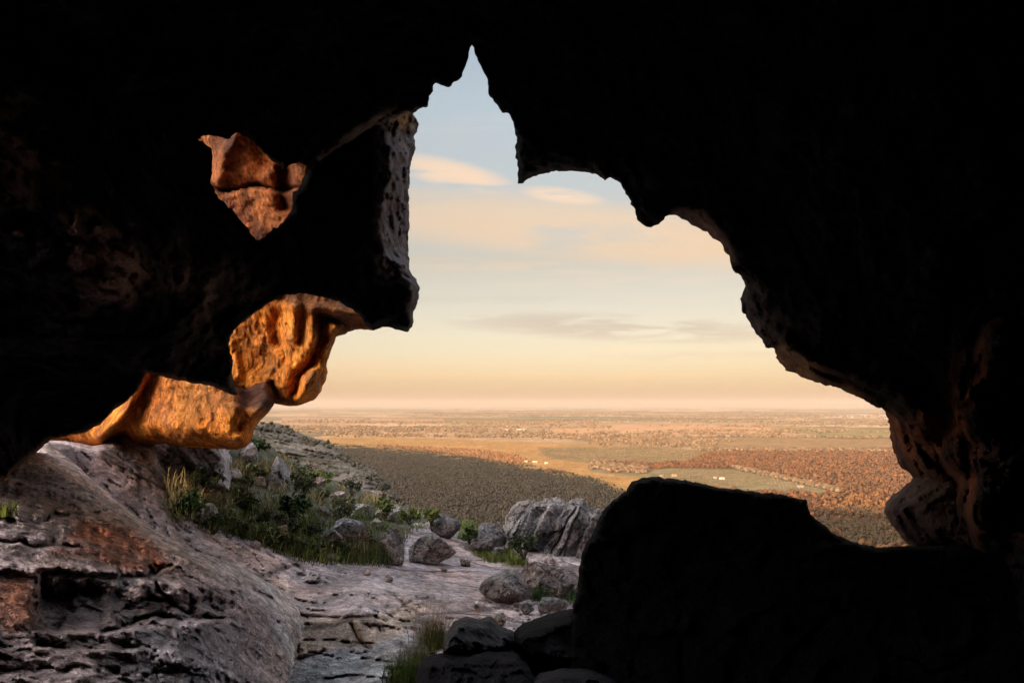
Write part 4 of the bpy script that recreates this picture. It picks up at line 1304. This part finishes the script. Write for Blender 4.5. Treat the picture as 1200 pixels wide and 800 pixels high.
def woods():
    # near shaded wood and the lit wood at the right
    P1 = plain_scatter(W_SHADE, 5.2, 71, lambda p, u, v, rs: fbm(p / 120., 3, 72) + rs.uniform(-.5, .5, len(u)) > .35 - .75 * sstep(0, 12, poly_sd(W_SHADE, u, v)))
    P2 = plain_scatter(W_RIGHT, 9.6, 73, lambda p, u, v, rs: (fbm(p / 160., 3, 74) + rs.uniform(-.4, .4, len(u)) > -.28) & (u > 690))
    # the lit fringe along the edge of the shade
    FR = [(500, 524), (540, 526), (600, 532), (620, 540), (610, 546), (520, 531), (440, 522)]
    P3 = plain_scatter(FR, 11, 75)
    # keep what the opening can show
    def vis(p):
        u, v = to_px(p)
        return p[(u > 285) & (u < 1085) & (v < 648) & ~((u > 760) & (u < 930) & (v > 590)) & ~((u < 600) & (v > 640))]
    P1, P2, P3 = vis(P1), vis(P2), vis(P3)
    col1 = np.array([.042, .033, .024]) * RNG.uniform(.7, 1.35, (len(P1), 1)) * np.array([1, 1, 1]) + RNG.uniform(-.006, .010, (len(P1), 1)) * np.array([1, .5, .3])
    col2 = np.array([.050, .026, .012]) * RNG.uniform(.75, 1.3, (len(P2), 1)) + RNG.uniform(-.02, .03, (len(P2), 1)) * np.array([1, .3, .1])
    col3 = np.array([.10, .056, .027]) * RNG.uniform(.7, 1.4, (len(P3), 1))  # sunlit look of the fringe put into a paler crown colour
    allp = np.r_[P1, P2, P3]; allc = np.clip(np.r_[col1, col2, col3], .01, 1)
    s = np.r_[RNG.uniform(1.1, 2.8, len(P1)), RNG.uniform(2.4, 5.4, len(P2)), RNG.uniform(3, 5, len(P3))]
    h = s * RNG.uniform(1.4, 2.4, len(s))
    u, v = to_px(allp)
    # the 300 that show largest are single trees
    big = np.argsort(-(s / allp[:, 1]) * ((v < 640) & (v > 500) & ~((u > 690) & (u < 960)) & ((u > 960) | ((u > 540) & (u < 590)) )))[:300]
    rest = np.ones(len(allp), bool); rest[big] = False
    near = rest & (allp[:, 1] < 1350); farm = rest & ~near
    V1, F1, C1 = blob_crowns(allp[near], s[near], h[near], allc[near], ICO2, 8, .33)
    o = mesh_np('woodland', V1, F1, M_CROWN, None, C1, smooth=False)
    tag(o, 'brown-green woodland of low crowns covering the near plain below the cave', 'woodland', kind='stuff')
    V1, F1, C1 = blob_crowns(allp[farm], s[farm], h[farm], allc[farm], ICO1, 9, .35)
    o = mesh_np('distant_woodland', V1, F1, M_CROWN, None, C1, smooth=False)
    tag(o, 'rusty distant woodland stretching across the middle of the plain', 'woodland', kind='stuff')
    # single trees: 4 crowns shared
    kinds = []
    for k in range(5):
        rs = np.random.RandomState(300 + k)
        n = 150
        lob = rs.normal(0, .45, (6, 3)); lob[:, 2] = rs.uniform(.5, 1.0, 6)
        j = rs.randint(0, 6, n)
        dr = rs.normal(size=(n, 3)); dr /= np.linalg.norm(dr, axis=1)[:, None]
        c = lob[j] + dr * rs.uniform(.22, .48, (n, 1)) * np.array([1, 1, .7])
        ax = rs.normal(size=(n, 3)); ax /= np.linalg.norm(ax, axis=1)[:, None]
        bx = np.cross(ax, rs.normal(size=(n, 3))); bx /= np.linalg.norm(bx, axis=1)[:, None]
        sz = rs.uniform(.10, .22, (n, 1))
        V = np.stack([c - ax * sz, c - bx * sz, c + ax * sz, c + bx * sz], 1).reshape(-1, 3)
        Vb, Fb = ICO2
        core = np.concatenate([Vb * .34 * (1 + rs.uniform(-.25, .25, (len(Vb), 1))) * [1, 1, .75] + l for l in lob])
        Fcore = np.concatenate([Fb + i_ * len(Vb) for i_ in range(6)]) + len(V)
        # trunk with three limbs
        tv, tf = [], []
        def limb(a_, b_, r0, r1):
            o_ = len(tv)
            for q_, r_ in ((a_, r0), (b_, r1)):
                for m_ in range(5): tv.append([q_[0] + math.cos(m_ * 1.257) * r_, q_[1] + math.sin(m_ * 1.257) * r_, q_[2]])
            for m_ in range(5): tf.append([o_ + m_, o_ + (m_ + 1) % 5, o_ + 5 + (m_ + 1) % 5, o_ + 5 + m_])
        limb((0, 0, -.05), (0, 0, .4), .07, .05)
        for l in lob[:4]: limb((0, 0, .38), l, .045, .015)
        kinds.append((np.r_[V, core], [np.arange(n * 4).reshape(-1, 4), Fcore], np.array(tv), np.array(tf)))
    words_h = ['squat', 'low', 'middling', 'tall']
    protos = {}
    for r_, ix in enumerate(big):
        k = r_ % 5
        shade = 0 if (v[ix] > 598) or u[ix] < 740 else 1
        key = (k, shade)
        px, py, sx_, hh = allp[ix][0], allp[ix][1], s[ix], h[ix]
        if key not in protos:
            t = empty('tree', (px, py, 0))
            ccol = np.array([.050, .036, .022] if not shade else [.10, .055, .025])  # light put into colour: darker crowns in shadow, paler ones in sun
            Vc, Fc_, tv, tf = kinds[k]
            rs = np.random.RandomState(k)
            cc = np.repeat(ccol[None] * 1.0, len(Vc), 0) * rs.uniform(.6, 1.4, (len(Vc), 1))
            co = mesh_np('crown', Vc, Fc_, M_CROWN, None, cc, smooth=False, loc=np.zeros(3))
            to = mesh_np('trunk', tv, tf, M_WOOD, None, np.array([.16, .13, .10]) + 0 * tv, loc=np.zeros(3))
            co.parent = t; to.parent = t
            protos[key] = (t, co, to)
        else:
            t0, c0, k0 = protos[key]
            t = t0.copy(); COL.objects.link(t)
            for ch in (c0, k0):
                c2 = ch.copy(); COL.objects.link(c2); c2.parent = t
        t.location = (px, py, 0)
        t.scale = (sx_, sx_, hh * .8)
        t.rotation_euler = (0, 0, random.uniform(0, 6.28))
        right = u[ix] > 800
        t['label'] = 'low bushy tree in the wood seen between the black boulder and the right cave wall' if right else 'low bushy tree in the shaded wood just above the crag skyline'
        t['category'] = 'tree'
        t['group'] = 'trees in the wood beyond the black boulder' if right else 'trees in the shaded wood above the crag'
    # distant tree lines, groves and paddock trees
    rs = np.random.RandomState(91)
    pts = []
    def band(u0, u1, v0, v1, n, clump=.2, w=.6):
        """a wavering line of trees"""
        t = rs.uniform(0, 1, n)
        uu = u0 + (u1 - u0) * t; vv = v0 + (v1 - v0) * t + rs.normal(0, w, n) + 1.0 * fbm(np.stack([t * 9, 0 * t, 0 * t + u0 * .1 + v0], 1), 2, 5)
        g_ = fbm(np.stack([t * 22, 0 * t + v0, 0 * t], 1), 2, 6)
        m = g_ > clump - .35
        pts.append(ground_hit(uu[m], np.maximum(vv[m], 479.5)))
    for row in range(34):
        v0 = 483 + 27 * rs.uniform() ** 1.3
        u0 = rs.uniform(280, 950); L = rs.uniform(60, 380)
        band(u0, u0 + L, v0, v0 + rs.uniform(-.8, 1.2), int(L * 1.7), .25, .25)
    for (u0, u1, v0, v1, n, c_, w) in ((320, 640, 500, 507, 900, .1, 1.3), (380, 640, 509, 512, 700, .15, .9), (640, 860, 512, 516, 380, .2, 1.0), (690, 840, 517, 522, 600, .2, 2.0), (640, 1060, 499, 499, 260, .35, .5),
                                       (660, 1060, 510, 513, 500, .2, .5), (690, 760, 545, 552, 500, .1, 2.0), (330, 700, 494, 497, 900, .1, .9), (640, 1050, 493, 495, 700, .15, .6), (800, 1060, 503, 506, 110, .4, 1.2),
                                       (640, 800, 503, 505, 60, .3, 1.5), (860, 985, 548, 576, 520, -.2, .6), (820, 1060, 527, 529, 700, 0, .8), (840, 900, 499.5, 500, 160, -.3, .25), (700, 725, 506.5, 506.8, 90, -.5, .2),
                                       (360, 440, 506, 509, 300, .1, .8), (740, 1060, 489, 490, 500, .1, .35), (560, 700, 486, 487, 300, .1, .3)):
        band(u0, u1, v0, v1, n, c_, w)
    pp = np.concatenate(pts)
    n = len(pp)
    sc = rs.uniform(3.5, 7.5, n) * (1 + pp[:, 1] / 14000.)
    cl = np.array([.085, .060, .035]) * rs.uniform(.55, 1.4, (n, 1))
    V1, F1, C1 = blob_crowns(pp, sc, sc * 1.6, cl, ICO1, 12, .25)
    tag(mesh_np('tree_lines', V1, F1, M_CROWN, None, C1, smooth=False), 'far-off lines and groves of trees between the pale paddocks', 'tree lines', kind='stuff')
    # orchard rows
    q = []
    for pl_, seed in ((FIELDS[2][0], 1), (FIELDS[3][0], 2)):
        a = np.array(pl_); g = ground_hit(a[:, 0].astype(float), a[:, 1].astype(float))
        ang = .55 if seed == 1 else .9
        c0 = g.mean(0)
        L = 900
        for rr in np.arange(-L, L, 26.):
            tt = np.arange(-L, L, 9.0)
            x = c0[0] + rr * math.cos(ang) - tt * math.sin(ang); y = c0[1] + rr * math.sin(ang) + tt * math.cos(ang)
            p_ = np.stack([x, y, 0 * x], 1)
            uu, vv = to_px(p_)
            q.append(p_[(poly_sd(pl_, uu, vv) > 1.5)])
    # scattered saltbush rows on the golden paddock
    pg = plain_scatter(FIELDS[0][0], 26, 95, lambda p, u, v, rs: fbm(p / 90., 3, 96) > -.1)
    pg2 = plain_scatter(FIELDS[1][0], 20, 97)
    q = np.concatenate(q); qq = np.r_[q, pg, pg2]
    sc = np.r_[rs.uniform(1.6, 2.4, len(q)), rs.uniform(1.0, 2.4, len(pg)), rs.uniform(1.2, 2.4, len(pg2))]
    V1, F1, C1 = blob_crowns(qq, sc, sc * 1.2, np.array([.10, .075, .04]) * rs.uniform(.7, 1.3, (len(qq), 1)), ICO1, 14, .25)
    tag(mesh_np('orchard_rows', V1, F1, M_CROWN, None, C1, smooth=False), 'rows of small bushes striping the olive paddocks', 'bushes', kind='stuff')
    print('trees', len(P1), len(P2), len(P3), n, len(qq))


woods()


# ------------------------------------------------------------------ farm buildings
def shed(u, v, L, W, H, ang, label, wallc, roofc, name='farm_shed', cat='shed'):
    g = ground_hit(np.array(float(u)), np.array(float(v)))
    t = empty(name, (g[0], g[1], 0)); tag(t, label, cat)
    r = H * .45
    x, y = L / 2, W / 2
    Vw = np.array([[-x, -y, 0], [x, -y, 0], [x, y, 0], [-x, y, 0], [-x, -y, H], [x, -y, H], [x, y, H], [-x, y, H], [-x, 0, H + r - .05], [x, 0, H + r - .05]])
    Fw = [np.array([[0, 1, 5, 4], [2, 3, 7, 6], [1, 2, 6, 5], [3, 0, 4, 7]]), np.array([[5, 6, 9], [7, 4, 8]])]
    e = .6
    Vr = []
    for dz in (0, .25):
        Vr += [[-x - e, -y - e, H - .25 + dz], [x + e, -y - e, H - .25 + dz], [-x - e, 0, H + r + dz], [x + e, 0, H + r + dz], [-x - e, y + e, H - .25 + dz], [x + e, y + e, H - .25 + dz]]
    Vr = np.array(Vr)
    Fr = np.array([[0, 1, 3, 2], [2, 3, 5, 4], [6, 8, 9, 7], [8, 10, 11, 9], [0, 6, 7, 1], [4, 5, 11, 10], [0, 2, 8, 6], [2, 4, 10, 8], [1, 7, 9, 3], [3, 9, 11, 5]])
    Vd = np.array([[-L * .12, -y - .06, 0], [L * .12, -y - .06, 0], [L * .12, -y - .06, H * .8], [-L * .12, -y - .06, H * .8], [-L * .12, -y - .01, 0], [L * .12, -y - .01, 0], [L * .12, -y - .01, H * .8], [-L * .12, -y - .01, H * .8]])
    Fd = np.array([[0, 1, 2, 3], [0, 4, 5, 1], [1, 5, 6, 2], [2, 6, 7, 3], [3, 7, 4, 0]])
    for nm, VV, FF, c in (('wall', Vw, Fw, wallc), ('roof', Vr, Fr, roofc), ('door', Vd, Fd, (.12, .10, .09))):
        o_ = mesh_np(nm, VV, FF, M_WALL, None, np.array(c) + 0 * VV, smooth=False, loc=np.zeros(3)); o_.parent = t
    t.rotation_euler = (0, 0, ang)


shed(846, 561.5, 12, 8, 4, .2, 'white farmhouse in the olive paddock above the black boulder', (.34, .30, .27), (.30, .27, .24), 'farmhouse', 'house')
shed(838, 560.5, 8, 6, 3.5, -.3, 'little outbuilding beside the white farmhouse', (.2, .16, .12), (.2, .16, .13))
shed(790, 558, 14, 7, 4, .1, 'pale brown shed left of the white farmhouse behind the boulder top', (.17, .13, .09), (.18, .14, .1))
shed(775, 558.5, 10, 7, 4, .5, 'small tan shed nearest the left shoulder of the black boulder', (.17, .12, .08), (.18, .13, .1))
shed(593, 504, 26, 14, 8, .1, 'white homestead among trees in the distant centre of the plain', (.3, .27, .24), (.3, .27, .25), 'farmhouse', 'house')
shed(610, 504, 60, 16, 7, .0, 'long pinkish shed right of the distant white homestead', (.5, .38, .3), (.6, .45, .36))
shed(616, 541.5, 12, 8, 4, .2, 'small pale hut at the left end of the row on the golden paddock', (.34, .25, .18), (.36, .27, .2), 'hut', 'hut')
shed(627, 541.8, 16, 8, 4, -.1, 'longest pale hut in the middle of the row on the golden paddock', (.34, .25, .18), (.36, .27, .2), 'hut', 'hut')
shed(640, 543, 8, 6, 3.5, .4, 'tiny hut at the right end of the row on the golden paddock', (.5, .38, .3), (.55, .4, .3), 'hut', 'hut')
shed(938, 570.5, 16, 6, 3, -.5, 'long low white shed at the right tip of the striped paddock', (.12, .10, .08), (.13, .11, .09))

# ------------------------------------------------------------------ HAZE
def haze():
    x0, x1, y0, y1, z0, z1 = -95000, 95000, -2500, 85000, -5, 2000
    z1 = float(max(V_max, 215)) + 15
    V = np.array([[x, y, z] for z in (z0, z1) for y in (y0, y1) for x in (x0, x1)], float)
    Fc = np.array([[0, 2, 3, 1], [4, 5, 7, 6], [0, 1, 5, 4], [2, 6, 7, 3], [0, 4, 6, 2], [1, 3, 7, 5]])
    m = bpy.data.materials.new('haze_air'); m.use_nodes = True
    nt = m.node_tree; nt.nodes.clear()
    out = nt.nodes.new('ShaderNodeOutputMaterial'); pv = nt.nodes.new('ShaderNodeVolumePrincipled')
    pv.inputs['Color'].default_value = (.31, .295, .29, 1); pv.inputs['Density'].default_value = HAZE
    pv.inputs['Anisotropy'].default_value = 0.0
    nt.links.new(pv.outputs[0], out.inputs['Volume'])
    o = mesh_np('haze', V, Fc, m, None, None, smooth=False)
    tag(o, kind='stuff')


HAZE = 3.2e-5
V_max = float(Z.max())
haze()

# ------------------------------------------------------------------ WORLD
w = bpy.data.worlds.new('World'); SC.world = w; w.use_nodes = True
nt = w.node_tree; nt.nodes.clear(); b = NB(nt)
out = b.n('ShaderNodeOutputWorld'); bg = b.n('ShaderNodeBackground')
bg.inputs['Strength'].default_value = .12
nt.links.new(bg.outputs[0], out.inputs['Surface'])
sky = b.n('ShaderNodeTexSky', sky_type='NISHITA'); sky.sun_disc = False
sky.sun_elevation = EL; sky.sun_rotation = math.atan2(-DIR[0], -DIR[1])
sky.altitude = 400; sky.air_density = 1.0; sky.dust_density = 2.0; sky.ozone_density = 1.0
tc = b.n('ShaderNodeTexCoord')
dirv = b.vmath('NORMALIZE', tc.outputs['Generated'])
sx = b.n('ShaderNodeSeparateXYZ'); nt.links.new(dirv, sx.inputs[0])
X, Y, Zz = sx.outputs
Yp = b.math('MAXIMUM', Y, .05)
Aa = b.math('DIVIDE', X, Yp); Ee = b.math('DIVIDE', Zz, Yp)
el_of = lambda v: math.tan(PITCH + math.atan((400 - v) / F))
# a warm veil low down, as at sunset
low = b.ramp(b.math('MULTIPLY', b.math('MAXIMUM', Zz, 0), 1.0), [(0, (.43, .34, .36)), (.10, (.50, .365, .315)), (.21, (.54, .355, .26)), (.42, (.78, .59, .465)), (1, (.75, .7, .65))])
fr = b.n('ShaderNodeVectorMath', operation='DOT_PRODUCT'); nt.links.new(dirv, fr.inputs[0]); fr.inputs[1].default_value = (0, .94, .34)
# sky out of view, with bright patches added to light the foreground
tt = b.maprange(fr.outputs['Value'], .35, .72, 1, 0)
hi_n = b.noise(dirv, 2.2, 5, .6)
high = b.mix(b.maprange(hi_n.outputs[0], .3, .6), (.55, .46, .40), (.95, .78, .62))
lobe = b.n('ShaderNodeVectorMath', operation='DOT_PRODUCT'); nt.links.new(dirv, lobe.inputs[0]); lobe.inputs[1].default_value = (-.91, -.28, .30)  # bright patch added on the left, unseen, to light the orange rock
high = b.mix(b.math('MULTIPLY', b.maprange(lobe.outputs['Value'], .58, .94), b.maprange(hi_n.outputs[0], .2, .6, .6, 1)), high, (20., 14.0, 9.4))
lobe2 = b.n('ShaderNodeVectorMath', operation='DOT_PRODUCT'); nt.links.new(dirv, lobe2.inputs[0]); lobe2.inputs[1].default_value = (.12, .60, .79)  # second added patch, above the view, lighting the slab and ledge
low = b.mix(b.maprange(lobe2.outputs['Value'], .925, .985), low, (13.5, 10., 7.4))
high = b.mix(b.maprange(lobe2.outputs['Value'], .925, .985), high, (13.5, 10., 7.4))
base = b.mix(1.0, sky.outputs[0], b.mix(tt, low, high), 'MULTIPLY')
SKYMIX = base
cv = b.n('ShaderNodeCombineXYZ'); nt.links.new(Aa, cv.inputs[0]); nt.links.new(Ee, cv.inputs[1])
mp1 = b.n('ShaderNodeMapping'); nt.links.new(cv.outputs[0], mp1.inputs[0]); mp1.inputs['Scale'].default_value = (2.2, 14, 1); mp1.inputs['Rotation'].default_value = (0, 0, R(5))
nz1 = b.noise(mp1.outputs[0], 1.6, 8, .62, .4)
mp2 = b.n('ShaderNodeMapping'); nt.links.new(cv.outputs[0], mp2.inputs[0]); mp2.inputs['Scale'].default_value = (5, 40, 1)
nz2 = b.noise(mp2.outputs[0], 1.5, 7, .6, .5)


def cloud(prev, u, v, ru, rv, slope, strength, colr, lo=.35, hi=.62, nz=None):
    a0 = (u - 600) / F; e0 = el_of(v)
    da = b.math('SUBTRACT', Aa, a0)
    de = b.math('SUBTRACT', b.math('SUBTRACT', Ee, e0), b.math('MULTIPLY', da, slope))
    r = b.math('ADD', b.math('POWER', b.math('DIVIDE', da, ru / F), 2.0), b.math('POWER', b.math('ABSOLUTE', b.math('DIVIDE', de, rv / F)), 2.0))
    m = b.maprange(r, 0, 1, 1, 0)
    t = b.maprange((nz or nz1).outputs[0], lo, hi)
    f = b.math('MULTIPLY', b.math('MULTIPLY', m, t), b.math('MULTIPLY', b.math('GREATER_THAN', Y, .06), strength))
    lum = b.mix(1.0, base, colr, 'MULTIPLY')
    return b.mix(f, prev, lum)


c_ = base
CLOUDS = [(660, 266, 460, 46, -.10, .95, (1.42, 1.06, .80), .22, .50, None), (525, 203, 90, 22, -.22, 1, (1.75, 1.2, .86), .32, .55, 2), (660, 229, 60, 12, -.12, 1, (1.65, 1.18, .88), .3, .5, 2),
          (730, 384, 250, 20, -.04, .95, (.80, .74, .76), .34, .56, 2), (500, 160, 110, 20, .05, .3, (1.2, 1.05, .95), .4, .65, None), (730, 410, 60, 5, 0, .4, (1.15, 1.03, .95), .3, .5, 2),
          (600, 312, 300, 12, -.03, .55, (1.22, 1.05, .92), .38, .6, 2), (760, 330, 240, 9, .02, .5, (1.18, 1.05, .95), .36, .6, 2), (560, 352, 260, 8, 0, .4, (.90, .88, .90), .4, .62, 2),
          (620, 440, 320, 7, 0, .5, (1.14, 1.03, .95), .36, .58, 2), (860, 418, 200, 8, 0, .5, (.90, .86, .86), .38, .6, 2), (600, 140, 160, 14, .1, .4, (1.25, 1.12, 1.02), .42, .65, 2), (440, 430, 160, 10, 0, .35, (1.12, .98, .9), .3, .6, 2), (820, 345, 200, 14, 0, .3, (1.1, 1.02, .95), .35, .6, 2), (-400, 250, 500, 90, 0, .5, (1.2, 1.05, .92), .4, .65, None),
          (1700, 150, 600, 120, 0, .5, (1.2, 1.05, .92), .4, .65, None)]
for (u, v, ru, rv, sl, st, cc, lo, hi, z) in CLOUDS:
    c_ = cloud(c_, u, v, ru, rv, sl, st, cc, lo, hi, nz2 if z == 2 else nz1)
nt.links.new(c_, bg.inputs['Color'])

# ------------------------------------------------------------------ RENDER SETTINGS
SC.render.engine = 'CYCLES'
SC.view_settings.view_transform = 'Standard'
SC.view_settings.look = 'None'
SC.view_settings.gamma = 1.0
SC.view_settings.exposure = 1.9
SC.cycles.max_bounces = 4
SC.cycles.diffuse_bounces = 3
SC.cycles.volume_bounces = 0
SC.cycles.transparent_max_bounces = 8
SC.render.resolution_x = 1024; SC.render.resolution_y = 682
